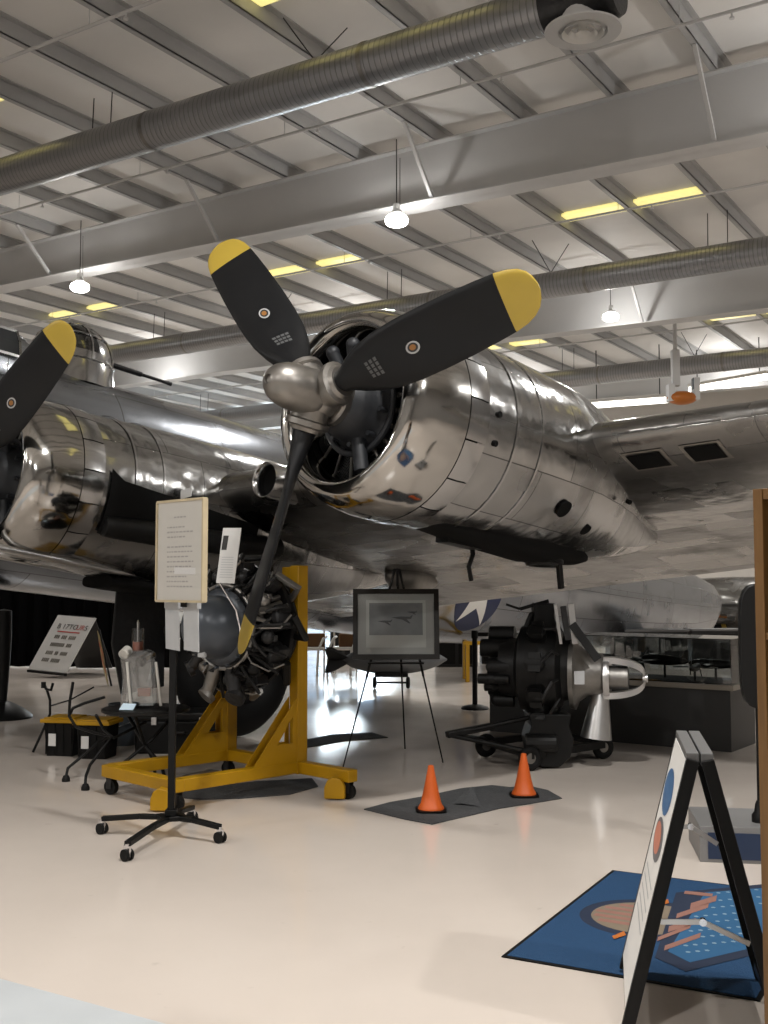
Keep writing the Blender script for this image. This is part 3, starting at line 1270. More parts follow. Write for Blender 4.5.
# thin sprinkler pipes
for i, (p, z) in enumerate(((8.6, 8.05), (12.3, 8.05), (18.0, 8.05), (21.6, 8.05), (27.4, 8.05))):
    mb = MB()
    mb.cyl(GP(G0 + .3, p, z), GP(G1 - .3, p, z), .022, n=8)
    for k in range(-4, 10):
        g = 9.0 + k * 2.9
        mb.cyl(GP(g, p, z), GP(g, p, z - .07), .012, n=6)
        mb.cyl(GP(g + .6, p, z), GP(g + .6, p, ZR + .1), .006, n=6)
        mb.cyl(GP(g, p, z - .07), GP(g, p, z - .09), .03, n=8)
    tag(mb.build('sprinkler_pipe', GIRDERM), ('thin pale sprinkler pipe in front of the nearest duct', 'thin pale sprinkler pipe between the nearest duct and the first girder',
        'thin pale sprinkler pipe just in front of the second duct', 'thin pale sprinkler pipe behind the second duct', 'thin pale sprinkler pipe in front of the farthest duct')[i], 'pipe')

# ventilation ducts
DUCTL = ('spiral steel ventilation duct nearest under the ceiling, ending in a round diffuser', 'spiral steel ventilation duct behind the first girder, second from the camera', 'spiral steel ventilation duct farthest back, behind the second girder')
for i, (p, gend, zc) in enumerate(((10.19, 4.5, 7.49), (19.4, -8.0, 7.35), (28.6, -8.0, 7.35))):
    root = empty('ventilation_duct', GP(gend, p, zc - .25), DUCTL[i], 'duct')
    mb = MB()
    mb.lathe([(0, .25), (G1 - gend, .25)], GP(gend, p, zc), GP(1, 0, 0), 32)
    wp(mb, 'pipe', DUCTM, root)
    k = 0
    g = gend + 2.2
    while g < G1 - 1:
        mb = MB()
        mb.lathe([(0, .256), (.06, .256)], GP(g, p, zc), GP(1, 0, 0), 32, caps=(False, False))
        wp(mb, 'joint_band', DULLMETAL, root)
        mb = MB()
        if k % 2:
            mb.cyl(GP(g + .8, p - .02, zc + .24), GP(g + .8, p, ZR), .008, n=6)
            wp(mb, 'hanger_wire', DARKMETAL, root)
            mb = MB()
            mb.cyl(GP(g + 1.15, p - .02, zc + .24), GP(g + 1.15, p, ZR), .008, n=6)
        else:
            mb.cyl(GP(g + .8, p, zc + .24), GP(g + 1.05, p - .3, ZR), .008, n=6)
            wp(mb, 'hanger_wire', DARKMETAL, root)
            mb = MB()
            mb.cyl(GP(g + .8, p, zc + .24), GP(g + .55, p + .3, ZR), .008, n=6)
        wp(mb, 'hanger_wire', DARKMETAL, root)
        g += 3.4
        k += 1
    if i == 0:
        mb = MB()
        mb.lathe([(-.75, .25), (-.7, .27), (-.66, .27), (-.62, .25), (-.05, .25), (0, .27), (.03, .27), (.03, 0)], GP(gend, p, zc), GP(1, 0, 0), 32)
        wp(mb, 'end_collar', DARKMETAL, root)
        mb = MB()
        c = at(583, 32, 10.85)
        mb.cyl(c + Z * .04, c + Z * .30, .24, n=28)
        mb.lathe([(.0, .25), (.0, .385), (.02, .39), (.06, .30), (.07, .24), (.0, .25)], c, Z, 40, caps=(False, False))
        wp(mb, 'diffuser_neck', GIRDERM, root)
        for r in (.20, .13, .06):
            mb = MB()
            mb.lathe([(-.015, r + .012), (-.02, r + .016), (.03, r - .012), (.035, r - .016), (-.015, r + .012)], c, Z, 32, caps=(False, False))
            wp(mb, 'diffuser_ring', WHITE, root)
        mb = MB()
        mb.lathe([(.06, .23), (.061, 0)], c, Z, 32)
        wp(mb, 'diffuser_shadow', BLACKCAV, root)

# translucent skylight strips between the purlins
SKYE = emis('yellowed_skylight', (1.0, .86, .30), 1.5, (.8, .75, .4))
wn = 0
for p in (9.6, 18.75, 28.0):
    for gc in (-.33, 6.67, 13.67, 20.67):
        mb = MB()
        for s in (-1, 1):
            gbox(mb, gc + (.05 if s > 0 else -1.33), gc + (1.33 if s > 0 else -.05), p - .19, p + .19, ZR + .16, ZR + .219)
        wn += 1
        struct(mb.build('window_%d' % wn, SKYE, smooth=0))

# hanging high-bay lamps
LENS = emis('lamp_lens', (1.0, .96, .90), 30.0)
nt_ = LENS.node_tree
tr_ = nt_.nodes.new('ShaderNodeBsdfTransparent')
mx_ = nt_.nodes.new('ShaderNodeMixShader')
mx_.inputs['Fac'].default_value = .5
nt_.links.new(tr_.outputs[0], mx_.inputs[1])
nt_.links.new(nt_.nodes['Principled BSDF'].outputs[0], mx_.inputs[2])
nt_.links.new(mx_.outputs[0], nt_.nodes['Material Output'].inputs['Surface'])
LAMPS = []
for p in (4.4, 13.6, 22.3, 31.6):
    for g in (-5.1, 1.7, 8.5, 15.3, 22.1):
        if p < 5 and g > 5:
            continue
        LAMPS.append((g, p, 6.95 if p < 20 else 7.3))
LAMPS += [(8.5, -3.5, 6.95), (1.7, -3.5, 6.95), (-5.1, -3.5, 6.95), (15.3, -3.5, 6.95)]
LBL = {(15.3, 13.6): 'round hanging lamp glowing above the left propeller blade', (8.5, 13.6): 'round hanging lamp on a long cord above the near engine',
       (8.5, 22.3): 'round hanging lamp glowing in front of the second girder at right'}
for g, p, z in LAMPS:
    c = GP(g, p, z)
    ld = bpy.data.lights.new('lamp_light', 'AREA')
    ld.shape = 'DISK'
    ld.size = .34
    ld.energy = LAMP_W * (.45 if p > 20 else .58 if p > 10 else 1.15)
    ld.color = (1.0, .93, .84)
    lo = bpy.data.objects.new('lamp_light', ld)
    COL.objects.link(lo)
    l2 = bpy.data.lights.new('lamp_glow', 'POINT')
    l2.energy = GLOW_W
    l2.shadow_soft_size = .07
    l2.color = LCOL
    lp = bpy.data.objects.new('lamp_glow', l2)
    COL.objects.link(lp)
    lp.location = c - Z * .01
    ld.color = LCOL
    if (g, p) in LBL:
        root = empty('hanging_lamp', c, LBL[(g, p)], 'lamp', 'hanging high-bay lamps')
        mb = MB()
        mb.lathe([(.10, .07), (.11, .085), (.15, .075), (.17, .055), (.26, .05), (.27, .02)], c, Z, 28)
        wp(mb, 'lamp_housing', GIRDERM, root)
        mb = MB()
        mb.lathe([(.10, .09), (.07, .15), (.02, .175), (-.03, .165), (-.06, .13), (-.075, .07), (-.08, 0)], c, Z, 28)
        wp(mb, 'lens', LENS, root)
        mb = MB()
        mb.cyl(c + Z * .22, GP(g, p, ZR), .008, n=6)
        if p < 20:
            mb.cyl(c + Vector((.05, 0, .22)), GP(g - .06, p, ZR - .3), .005, n=6)
        wp(mb, 'cord', DARKMETAL, root)
        lo.parent = root
        lo.matrix_parent_inverse = world_of(root).inverted()
    lo.location = c - Z * .10
# long fluorescent strips in front of the back wall
TUBE = emis('fluorescent_tube', (1.0, .97, .88), 6.0)
SL = ('long white strip light left of the hoist under the farthest duct', 'long white strip light right of the hoist, nearer the picture edge')
for i, (a, b) in enumerate((((589, 406), (668, 397)), ((690, 390), (768, 380)))):
    A, B = at(a[0], a[1], 31.0), at(b[0], b[1], 29.0 if i else 30.0)
    B.z = A.z
    root = empty('strip_light', A.lerp(B, .5), SL[i], 'lamp', 'long strip lights')
    mb = MB()
    mb.bar(A + Z * .12, B + Z * .12, .22, .08)
    wp(mb, 'light_housing', WHITE, root)
    mb = MB()
    mb.bar(A, B, .16, .14)
    wp(mb, 'light_tube', TUBE, root, bevel=.03)
    mb = MB()
    for q in (.1, .9):
        c = A.lerp(B, q)
        mb.cyl(c + Z * .15, Vector((c.x, c.y, ZR)), .015, n=6)
    wp(mb, 'hanger_rod', DARKMETAL, root)
# small amber hoist hanging between the strips
c = at(682, 398, 27.0)
root = empty('hoist', c, 'small hoist with amber body hanging between the strip lights', 'hoist')
mb = MB()
mb.ball(c, (.38, .28, .17), 16)
wp(mb, 'body', AMBER, root)
mb = MB()
mb.box(c + Vector((-.28, 0, .12)), (.16, .3, .42))
mb.box(c + Vector((.34, 0, .22)), (.14, .3, .55))
mb.box(c + Vector((-.15, 0, .75)), (.18, .2, .9))
mb.cyl(c + Vector((-.15, 0, 1.1)), Vector((c.x - .15, c.y, ZR)), .05)
wp(mb, 'bracket', GIRDERM, root)
mb = MB()
mb.box(c + Vector((.34, -.02, .35)), (.16, .2, .3))
wp(mb, 'motor', BLACKMETAL, root, bevel=.02)
# ================================================================== THINGS ON THE FLOOR
def V3(x, y, z=0.0):
    return Vector((x, y, z))


def dirv(x, y):
    return Vector((x, y, 0)).normalized()


# ---------------------------------------------------------------- rolling sign stand in front
c = fl(171, 836)
root = empty('sign_stand', c, 'tall black sign stand on castors with a framed notice at its top', 'sign stand')
mb = MB()
top = V3(c.x, c.y, 1.52)
mb.bar(V3(c.x, c.y, .11), V3(c.x, c.y, 1.40), .042, .042, (1, 0, 0))
wp(mb, 'pole', BLACK, root, bevel=.004)
mb = MB()
mb.box(V3(c.x, c.y, .115), (.17, .15, .03), Matrix.Rotation(.4, 3, 'Z'))
mb.box(V3(c.x, c.y, .14), (.07, .07, .05))
wp(mb, 'base_plate', BLACK, root, bevel=.004)
for px, py in ((102, 834), (127, 861), (220, 843), (192, 822)):
    f = fl(px, py)
    d = (f - c)
    d.z = 0
    e = c + d
    mb = MB()
    m_ = c + d * .45
    mb.bar(V3(c.x, c.y, .115), V3(m_.x, m_.y, .115), .04, .03)
    mb.bar(V3(m_.x, m_.y, .115), V3(e.x, e.y, .095), .04, .03)
    leg = wp(mb, 'leg', BLACK, root, bevel=.004)
    mb = MB()
    a = dirv(.6, .8)
    for s in (-1, 1):
        mb.cyl(V3(e.x, e.y, .034) + a * s * .008, V3(e.x, e.y, .034) + a * s * .024, .034, n=20)
    cas = wp(mb, 'castor', RUBBER, leg)
    mb = MB()
    mb.box(V3(e.x, e.y, .055), (.014, .05, .06), Matrix.Rotation(math.atan2(a.y, a.x), 3, 'Z'))
    mb.cyl(V3(e.x, e.y, .06), V3(e.x, e.y, .095), .012, n=10)
    wp(mb, 'castor_fork', CHROME, leg)
# framed notice
Ylft, Yrgt = 6.82, 6.48
TL, TR, BR_, BL = at(157, 507, Ylft), at(203, 498, Yrgt), at(202, 598, Yrgt), at(155.5, 600, Ylft)
cc = (TL + TR + BR_ + BL) / 4
xr = (TR - TL)
xr.z = 0
w_, h_ = xr.length, .61
Mf = frame_mat(cc, xr, Z)
mb = MB()
mb.prism([(-w_ / 2, -h_ / 2), (w_ / 2, -h_ / 2), (w_ / 2, h_ / 2), (-w_ / 2, h_ / 2)], Mf @ Matrix.Translation((0, 0, -.03)), .024)
bd = wp(mb, 'notice_board', OFFWHITE, root, 0, label='framed pale notice with wooden edge')
mb = MB()
for x0, y0, x1, y1 in ((-1, -1, 1, -1), (1, -1, 1, 1), (1, 1, -1, 1), (-1, 1, -1, -1)):
    mb.bar(Mf @ V3(x0 * w_ / 2, y0 * h_ / 2, -.015), Mf @ V3(x1 * w_ / 2, y1 * h_ / 2, -.015), .036, .014, tuple((Mf.to_3x3() @ V3(0, 0, 1)).cross(Mf.to_3x3() @ V3(x1 - x0, y1 - y0, 0))))
wp(mb, 'notice_frame', mat('pale_wood_frame', (.50, .42, .28), .45, 0, .15, 10), bd, 0)
mb = MB()
random.seed(3)
for row in range(15):
    y = .20 - row * .030
    if row in (1, 5):
        continue
    x = -.13
    lim = random.uniform(.05, .13)
    if row < 2:
        x, lim = -.06, .06
    while x < lim:
        l = random.uniform(.012, .035)
        p = [(x, y), (x + l, y), (x + l, y + .008), (x, y + .008)]
        mb.face(mb.verts([Mf @ V3(q[0], q[1], -.004) for q in p]))
        x += l + .009
wp(mb, 'printed_text', FADEDINK, bd, 0)
mb = MB()
mb.face(mb.verts([Mf @ V3(*q, -.0035) for q in ((-.05, -.10), (.17, -.105), (.17, -.145), (-.05, -.14))]))
wp(mb, 'white_strip', PAPER, bd, 0)
mb = MB()      # bracket between the board and the pole, and small tag above it
mb.bar(V3(c.x, c.y + .03, 1.33), V3(c.x, c.y + .03, 1.60), .04, .02, (1, 0, 0))
mb.bar(Mf @ V3(0, -.34, -.04), Mf @ V3(0, .1, -.045), .05, .012)
wp(mb, 'bracket', BLACK, root, 0)
mb = MB()
mb.prism([(-.055, .315), (.055, .33), (.055, .385), (-.055, .37)], Mf @ Matrix.Translation((.0, 0, -.05)), .004)
wp(mb, 'paper_tag', PAPERGREY, root, 0)
for dx, y0, y1, wd in ((-.235, -.345, -.60, .145), (-.04, -.345, -.60, .15)):
    mb = MB()
    mb.prism([(dx, y1), (dx + wd, y1 - .01), (dx + wd - .01, y0), (dx - .012, y0)], Mf @ Matrix.Translation((0, 0, -.08)), .006)
    mb.bar(Mf @ V3(dx, y0 + .02, -.075), Mf @ V3(dx + wd, y0 + .02, -.075), .03, .05)
    wp(mb, 'leaflet', [PAPERGREY], root, 0, label='pale leaflet hanging under the notice')

# ---------------------------------------------------------------- yellow engine stand
A, B = V3(-2.06, 8.32), V3(-1.44, 7.70)
C, E_, D = V3(-.655, 8.50), V3(-1.275, 9.12), V3(-.33, 8.175)
D = C + (B - A).normalized() * .56
zb_ = .17
root = empty('engine_stand', (A + D) / 2, 'yellow steel engine stand on castors with gusseted uprights', 'engine stand')
up = Z


def ybar(a, b, za=zb_, zb=zb_, w=.09, h=.088, nm='base_rail'):
    mb = MB()
    mb.bar(V3(a.x, a.y, za), V3(b.x, b.y, zb), w, h)
    return wp(mb, nm, YELLOW, root, bevel=.006)


mdir = (B - A).normalized()
ybar(A - mdir * .02, B + mdir * .05)
ybar(E_ - mdir * .05, D + mdir * .05)
bdir = (C - B).normalized()
ybar(B + bdir * .02, C - bdir * .03)
ybar(A + bdir * .02, E_ - bdir * .03)
for P, htop in ((C, 1.70), (E_, 1.70)):
    mb = MB()
    mb.bar(V3(P.x, P.y, .12), V3(P.x, P.y, htop), .10, .10, tuple(mdir))
    post = wp(mb, 'upright', YELLOW, root, bevel=.006)
    q = -bdir
    for s in (-.05, .042):
        mb = MB()
        Mg = frame_mat(V3(P.x, P.y, .20) + mdir * s, q, Z)
        # triangular gusset with a triangular window
        o3, i3 = [(.05, 0), (.48, 0), (.05, .50)], [(.09, .16), (.24, .16), (.09, .36)]
        for i in range(3):
            k = (i + 1) % 3
            mb.hexa([Mg @ V3(*o3[i], 0), Mg @ V3(*o3[k], 0), Mg @ V3(*i3[k], 0), Mg @ V3(*i3[i], 0),
                     Mg @ V3(*o3[i], .008), Mg @ V3(*o3[k], .008), Mg @ V3(*i3[k], .008), Mg @ V3(*i3[i], .008)])
        wp(mb, 'gusset', YELLOW, root, 0)
    mb = MB()
    mb.bar(V3(P.x, P.y, htop - .06), V3(P.x, P.y, htop - .06) - mdir * (.16 if P is C else -.16), .08, .1)
    wp(mb, 'mounting_arm', YELLOW, root, bevel=.005)
ybar(E_ + V3(0, 0), C, 1.35, 1.35, .06, .08, 'cross_bar')
for P, gd in ((A + mdir * .05, 0), (B + mdir * .02, 1), (D, 1), (E_, 0)):
    e = P
    mb = MB()
    a = dirv(.5, .85)
    mb.cyl(V3(e.x, e.y, .055) - a * .02, V3(e.x, e.y, .055) + a * .02, .055, n=24)
    cas = wp(mb, 'castor', RUBBER, root)
    mb = MB()
    for s in (-1, 1):
        mb.box(V3(e.x, e.y, .085) + a * s * .028, (.006, .05, .08), Matrix.Rotation(math.atan2(a.y, a.x), 3, 'Z'))
    wp(mb, 'castor_fork', DARKMETAL, cas)
    if gd:
        f = e + V3(-.10, -.03)
        mb = MB()
        prof = [(0, .012), (.15, .012), (.15, .10), (.12, .15), (.06, .165), (.02, .14), (0, .09)]
        ax = dirv(1, -.12)
        Mg = frame_mat(V3(f.x, f.y, 0) - ax * .07, ax, Z)
        mb.prism(prof, Mg @ Matrix.Translation((0, 0, -.035)), .07)
        wp(mb, 'foot_guard', YELLOW, root, 0, .006)

# ---------------------------------------------------------------- display radial engine on the yellow stand
ea = dirv(-.60, -.80)
eo = V3(-1.10, 8.50, 1.235)
eroot = empty('radial_engine', V3(eo.x, eo.y, eo.z), 'dark radial engine with blue-grey nose dome mounted on the yellow stand', 'aircraft engine')
et = ea.cross(Z).normalized()


def erad(a):
    return et * math.cos(a) + Z * math.sin(a)


mb = MB()
mb.lathe([(-.30, .20), (-.26, .32), (-.12, .33), (-.10, .25), (.12, .25), (.16, .30), (.20, .30)], eo, ea, 32)
mb.lathe([(-.22, .40), (-.18, .42), (-.16, .38), (-.22, .36)], eo, ea, 36, caps=(False, False))
wp(mb, 'crankcase', DARKMETAL, eroot)
mb = MB()
mb.lathe([(.20, .28), (.22, .29), (.24, .275), (.25, .24), (.33, .235), (.40, .215), (.46, .175), (.50, .13), (.515, .07), (.52, 0)], eo, ea, 36)
for k in range(16):
    d = erad(2 * PI * k / 16)
    mb.cyl(eo + ea * .24 + d * .30, eo + ea * .27 + d * .30, .012, n=6)
dome = wp(mb, 'nose_case', GEARCASE, eroot, label='blue-grey domed nose case')
mb = MB()
mb.cyl(eo + ea * .36 + et * .20 + Z * -.03, eo + ea * .38 + et * .40 + Z * -.03, .055, n=16)
wp(mb, 'governor_pad', BLACKCAV, eroot)
mb = MB()
mb.box(eo + ea * .435 + Z * -.19 - et * .03, (.07, .02, .05), Matrix((et, ea, Z)).transposed())
wp(mb, 'data_plate', PAPERGREY, eroot)
for k in range(9):
    d = erad(PI / 2 + 2 * PI * k / 9)
    mb = MB()
    radial_cylinder(mb, eo, ea, d, .24, .47, .098)
    wp(mb, 'cylinder', DARKMETAL, eroot)
    mb = MB()
    for s in (-1, 1):
        d2 = erad(PI / 2 + 2 * PI * k / 9 + s * .13)
        mb.cyl(eo + ea * .17 + d2 * .28, eo + ea * .06 + d2 * .56, .014, n=8)
    wp(mb, 'pushrod_tube', BLACKMETAL, eroot)
    mb = MB()
    d3 = erad(PI / 2 + 2 * PI * (k + .5) / 9)
    mb.tube([eo - ea * .14 + d3 * .32, eo - ea * .16 + d3 * .44, eo - ea * .12 + d3 * .52 + d * .04, eo - ea * .03 + d * .50 + d3 * .02], .030, 8)
    wp(mb, 'intake_pipe', DULLMETAL if k % 3 == 1 else BLACKMETAL, eroot)
    mb = MB()     # pressed baffle between neighbouring cylinders
    dm = erad(PI / 2 + 2 * PI * (k + .5) / 9)
    tm = ea.cross(dm)
    mb.hexa([eo - ea * .10 + dm * .26 - tm * .05, eo - ea * .10 + dm * .26 + tm * .05, eo - ea * .10 + dm * .46 + tm * .15, eo - ea * .10 + dm * .46 - tm * .15,
             eo - ea * .07 + dm * .26 - tm * .05, eo - ea * .07 + dm * .26 + tm * .05, eo - ea * .06 + dm * .46 + tm * .15, eo - ea * .06 + dm * .46 - tm * .15])
    wp(mb, 'baffle', BLACKMETAL, eroot, 0)
    mb = MB()     # pipes, clamps and leads packed between the cylinders
    rk = random.Random(40 + k)
    for q in range(5):
        a_ = PI / 2 + 2 * PI * (k + rk.uniform(-.1, 1.1)) / 9
        b_ = a_ + rk.uniform(-.35, .35)
        r0_, r1_ = rk.uniform(.28, .36), rk.uniform(.38, .44)
        mb.tube([eo + ea * rk.uniform(.10, .22) + erad(a_) * r0_, eo + ea * rk.uniform(.12, .24) + erad((a_ + b_) / 2) * (r0_ + r1_) / 2, eo + ea * rk.uniform(-.05, .12) + erad(b_) * r1_], rk.uniform(.008, .022), 7)
    mb.ball(eo + ea * .12 + dm * .40, rk.uniform(.04, .06), 10)
    mb.box(eo + ea * .10 + dm * .43, (.045, .06, .04), Matrix((tm, dm, ea)).transposed())
    wp(mb, 'plumbing', DULLMETAL if k % 4 == 1 else BLACKMETAL if k % 2 else DARKMETAL, eroot)
mb = MB()
random.seed(11)
for k in range(9):       # ignition leads
    d = erad(PI / 2 + 2 * PI * k / 9)
    d2 = erad(PI / 2 + 2 * PI * (k + .25) / 9)
    mb.tube([eo + ea * .18 + d2 * .31, eo + ea * .20 + d2 * .40, eo + ea * .10 + d2 * .50, eo + ea * .02 + d * .54], .008, 6)
mb.torus(eo + ea * .19, ea, .315, .016, 36, 8)
wp(mb, 'ignition_harness', DULLMETAL, eroot)
for k, (a, r, l) in enumerate(((-1.2, .10, .25), (-1.75, .11, .22), (-.7, .09, .2))):    # oil sump and accessories under the nose
    mb = MB()
    d = erad(a)
    mb.cyl(eo + ea * .14 + d * .30, eo + ea * .16 + d * (.30 + l), r * .6, r * .45, 14)
    mb.cyl(eo + ea * .14 + d * (.30 + l), eo + ea * .17 + d * (.33 + l), r * .7, n=14)
    wp(mb, 'accessory', DARKMETAL if k else DULLMETAL, eroot)
mb = MB()
mb.lathe([(-.30, .28), (-.36, .29), (-.38, .31), (-.39, .33), (-.36, .335), (-.33, .30)], eo, ea, 40, caps=(True, False))
for k in range(6):
    d = erad(2 * PI * k / 6)
    mb.cyl(eo - ea * .2 + d * .3, eo - ea * .38 + d * .31, .022, n=8)
wp(mb, 'mount_ring', BLACKMETAL, eroot)

# small white plaque on a bent chrome arm, clipped to the engine
root = empty('plaque', at(241, 640, 7.9), 'small white plaque on a bent chrome arm in front of the display engine', 'sign')
mb = MB()
Yp = 7.85
mb.tube([at(241, 652, Yp + .1), at(240, 628, Yp), at(236, 610, Yp - .02), at(228, 597, Yp - .04), at(220, 583, Yp - .05)], .0065, 8)
wp(mb, 'arm', CHROME, root)
Q = [at(216, 583, Yp - .03), at(234, 583.5, Yp - .10), at(242, 528, Yp - .10), at(222, 528, Yp - .03)]
Mq = frame_mat(Q[0], Q[1] - Q[0], Q[3] - Q[0])
wq, hq = (Q[1] - Q[0]).length, (Q[3] - Q[0]).length
mb = MB()
mb.prism([(0, 0), (wq, 0), (wq + .035, hq), (.035, hq)], Mq @ Matrix.Translation((0, 0, -.006)), .006)
wp(mb, 'card', PAPER, root, 0)
mb = MB()
mb.face(mb.verts([Mq @ V3(*q, .001) for q in ((.03, hq * .60), (.075, hq * .60), (.088, hq * .86), (.043, hq * .86))]))
wp(mb, 'photo', DARKGREY, root, 0)
mb = MB()
for k in range(9):
    y = hq * (.10 + .045 * k)
    mb.face(mb.verts([Mq @ V3(*q, .001) for q in ((.025 + .03 * y / hq, y), (wq - .015, y), (wq - .015, y + .006), (.025 + .03 * y / hq, y + .006))]))
wp(mb, 'printed_lines', PAPERGREY, root, 0)

# ---------------------------------------------------------------- cutaway acrylic engine model on a little round table
tc_ = at(146, 708, 8.9)
tz = tc_.z
troot = empty('side_table', V3(tc_.x, tc_.y, 0), 'small round dark table on crossed black tube legs', 'table')
mb = MB()
mb.lathe([(-.03, .33), (-.02, .35), (0, .35), (.004, .34)], V3(tc_.x, tc_.y, tz), Z, 40)
wp(mb, 'tabletop', BLACKMETAL, troot)
for k in range(3):
    a = 2 * PI * k / 3 + .4
    mb = MB()
    mb.tube([V3(tc_.x + .26 * math.cos(a), tc_.y + .26 * math.sin(a), tz - .03), V3(tc_.x + .05 * math.cos(a), tc_.y + .05 * math.sin(a), tz * .55),
             V3(tc_.x - .2 * math.cos(a), tc_.y - .2 * math.sin(a), .12), V3(tc_.x - .24 * math.cos(a), tc_.y - .24 * math.sin(a), .012)], .014, 8)
    wp(mb, 'leg', BLACK, troot)
mroot = empty('cutaway_model', V3(tc_.x - .05, tc_.y, tz), 'clear acrylic cutaway engine model with salmon pistons on the round table', 'model')


def ap(px, py, dy=0.0):
    return at(px, py, 8.9 + dy)


mb = MB()
Ma = frame_mat(ap(140, 690), (1, 0, 0), Z)
s = 8.9 / 1100
pts = [(-16 * s, -14 * s), (16 * s, -14 * s), (14 * s, 14 * s), (13 * s, 37 * s), (6 * s, 40 * s), (-14 * s, 40 * s), (-17 * s, 34 * s), (-14 * s, 12 * s)]
mb.prism(pts, Ma @ Matrix.Translation((0, 0, -.05)), .02)
mb.prism(pts, Ma @ Matrix.Translation((0, 0, .09)), .02)
wp(mb, 'housing_plate', CLEAR, mroot, 0)
mb = MB()
mb.cyl(ap(138, 651), ap(138, 628), 6.2 * s, n=20)
wp(mb, 'cylinder_tube', CLEAR, mroot)
mb = MB()
mb.cyl(ap(138, 651), ap(138, 642), 5.2 * s, n=20)
wp(mb, 'piston', SALMON, mroot)
mb = MB()
mb.cyl(ap(138, 642), ap(138, 622), 1.1 * s, n=10)
mb.cyl(ap(138, 626), ap(138, 620), .5 * s, n=8)
wp(mb, 'spark_rod', CHROME, mroot)
mb = MB()
mb.box(ap(144.5, 692), (12 * s, .06, 8 * s))
wp(mb, 'lower_piston', SALMON, mroot, bevel=.006)
for a, b in (((127, 662), (131, 706)), ((156, 662), (161, 706)), ((128, 655), (126, 650))):
    mb = MB()
    mb.bar(ap(*a, -.12), ap(*b, -.12), .025, .02)
    wp(mb, 'upright_bar', OFFWHITE, mroot, bevel=.003)
mb = MB()
mb.cyl(ap(140, 662, -.10), ap(152, 655, .04), 5 * s, n=18)
wp(mb, 'shaft_tube', CLEAR, mroot)
mb = MB()
mb.cyl(ap(123, 655, -.12), ap(128, 650, -.05), 5 * s, n=18)
wp(mb, 'end_drum', OFFWHITE, mroot)
for x0, x1 in (((132, 668), (139, 690)), ((152, 668), (146, 690))):
    mb = MB()
    mb.bar(ap(*x0), ap(*x1), .035, .012)
    wp(mb, 'link', CLEAR, mroot, 0)
mb = MB()
mb.prism([(0, 0), (.115, 0), (.12, .07), (.01, .075)], frame_mat(ap(119, 710, -.2), (1, -.15, 0), Vector((0, .7, .5))), .004)
tag(wp(mb, 'card', PAPER, None, 0) if False else mb.build('table_card', mat('pale_blue_card', (.62, .78, .90), .3), smooth=0), 'small pale blue card lying at the left of the round table', 'card')

# ---------------------------------------------------------------- black tubular folding stands by the crates
bc = fl(75, 757)
troot = empty('folding_stand', V3(bc.x, bc.y, 0), 'black bent-tube folding stand with crossed legs beside the black crates', 'stand')
Yf = 8.9


def tb(pts, nm, r=.012):
    mb = MB()
    mb.tube([at(*p) for p in pts], r, 8)
    return wp(mb, nm, BLACK, troot)


for pts in (((73, 682, 8.9), (70, 700, 8.9), (69, 716, 8.9), (76, 727, 8.85), (95, 733, 8.8), (112, 737, 8.75), (100, 752, 8.7), (90, 765, 8.6), (86, 776, 8.5), (85, 786, 8.45)),
            ((105, 697, 9.0), (85, 703, 9.0), (73, 708, 8.95), (69, 716, 8.93)),
            ((96, 715, 9.0), (104, 730, 8.9), (114, 738, 8.82), (130, 730, 8.9), (146, 722, 9.0)),
            ((110, 736, 9.0), (98, 742, 8.95), (80, 758, 8.9), (68, 768, 8.85), (66, 777, 8.82))):
    tb(pts, 'bent_tube')
for p in ((85.5, 786, 8.45), (66, 777, 8.82)):
    f = at(*p)
    mb = MB()
    mb.lathe([(0, .032), (.02, .032), (.045, .022), (.05, .013)], V3(f.x, f.y, 0), Z, 16)
    wp(mb, 'rubber_foot', RUBBER, troot)
c2 = fl(42, 752)
troot = empty('hook_stand', V3(c2.x, c2.y, 0), 'thin black stand with a hooked top behind the black crates', 'stand')
for pts, nm in ((((33, 752, 10.1), (44, 728, 10.1), (50, 714, 10.15), (50, 700, 10.15), (47, 690, 10.15), (44, 684, 10.15)), 'bent_tube'),
                (((44, 684, 10.15), (46, 689, 10.1), (51, 690, 10.05), (53, 683, 10.05)), 'hook'),
                (((50, 706, 10.15), (70, 700, 10.2), (94, 687, 10.3)), 'arm')):
    tb(pts, nm, .012 if nm != 'arm' else .007)
mb = MB()
mb.cyl(at(43.5, 688, 10.12), at(43.5, 682, 10.12), .022, n=12)
wp(mb, 'grip', RUBBER, troot)

# ---------------------------------------------------------------- black crates with yellow lids
CR = None
for i, (px, py, Yc, lb) in enumerate(((60, 757, 9.75, 'black crate with yellow lid, left of the two'), (93, 760, 9.55, 'black crate with yellow lid behind the folding stand, right of the two'))):
    f = at(px, py, Yc)
    f = fl(px, py)
    Rz = Matrix.Rotation(-.15, 3, 'Z')
    root = empty('crate', V3(f.x, f.y + .16, 0), lb, 'crate', 'yellow-lidded crates')
    o = V3(f.x, f.y + .16, 0)
    mb = MB()
    mb.loft([[o + Rz @ V3(sx * (.125 + .02 * k) , sy * (.12 + .02 * k), z) for sx, sy in ((-1, -1), (1, -1), (1, 1), (-1, 1))] for k, z in ((0, 0), (1, .30))])
    for sx in (-1, -.33, .33, 1):
        mb.box(o + Rz @ V3(sx * .12, -.142, .16), (.012, .012, .28), Rz)
    wp(mb, 'body', BLACK, root, 0, .006)
    mb = MB()
    mb.box(o + Rz @ V3(0, 0, .32), (.345, .34, .035), Rz)
    mb.box(o + Rz @ V3(0, 0, .34), (.29, .28, .02), Rz)
    wp(mb, 'lid', YELLOW, root, 0, .006)
    mb = MB()
    mb.box(o + Rz @ V3(-.06, -.147, .15), (.07, .004, .11), Rz)
    wp(mb, 'label_plate', PAPER, root, 0)
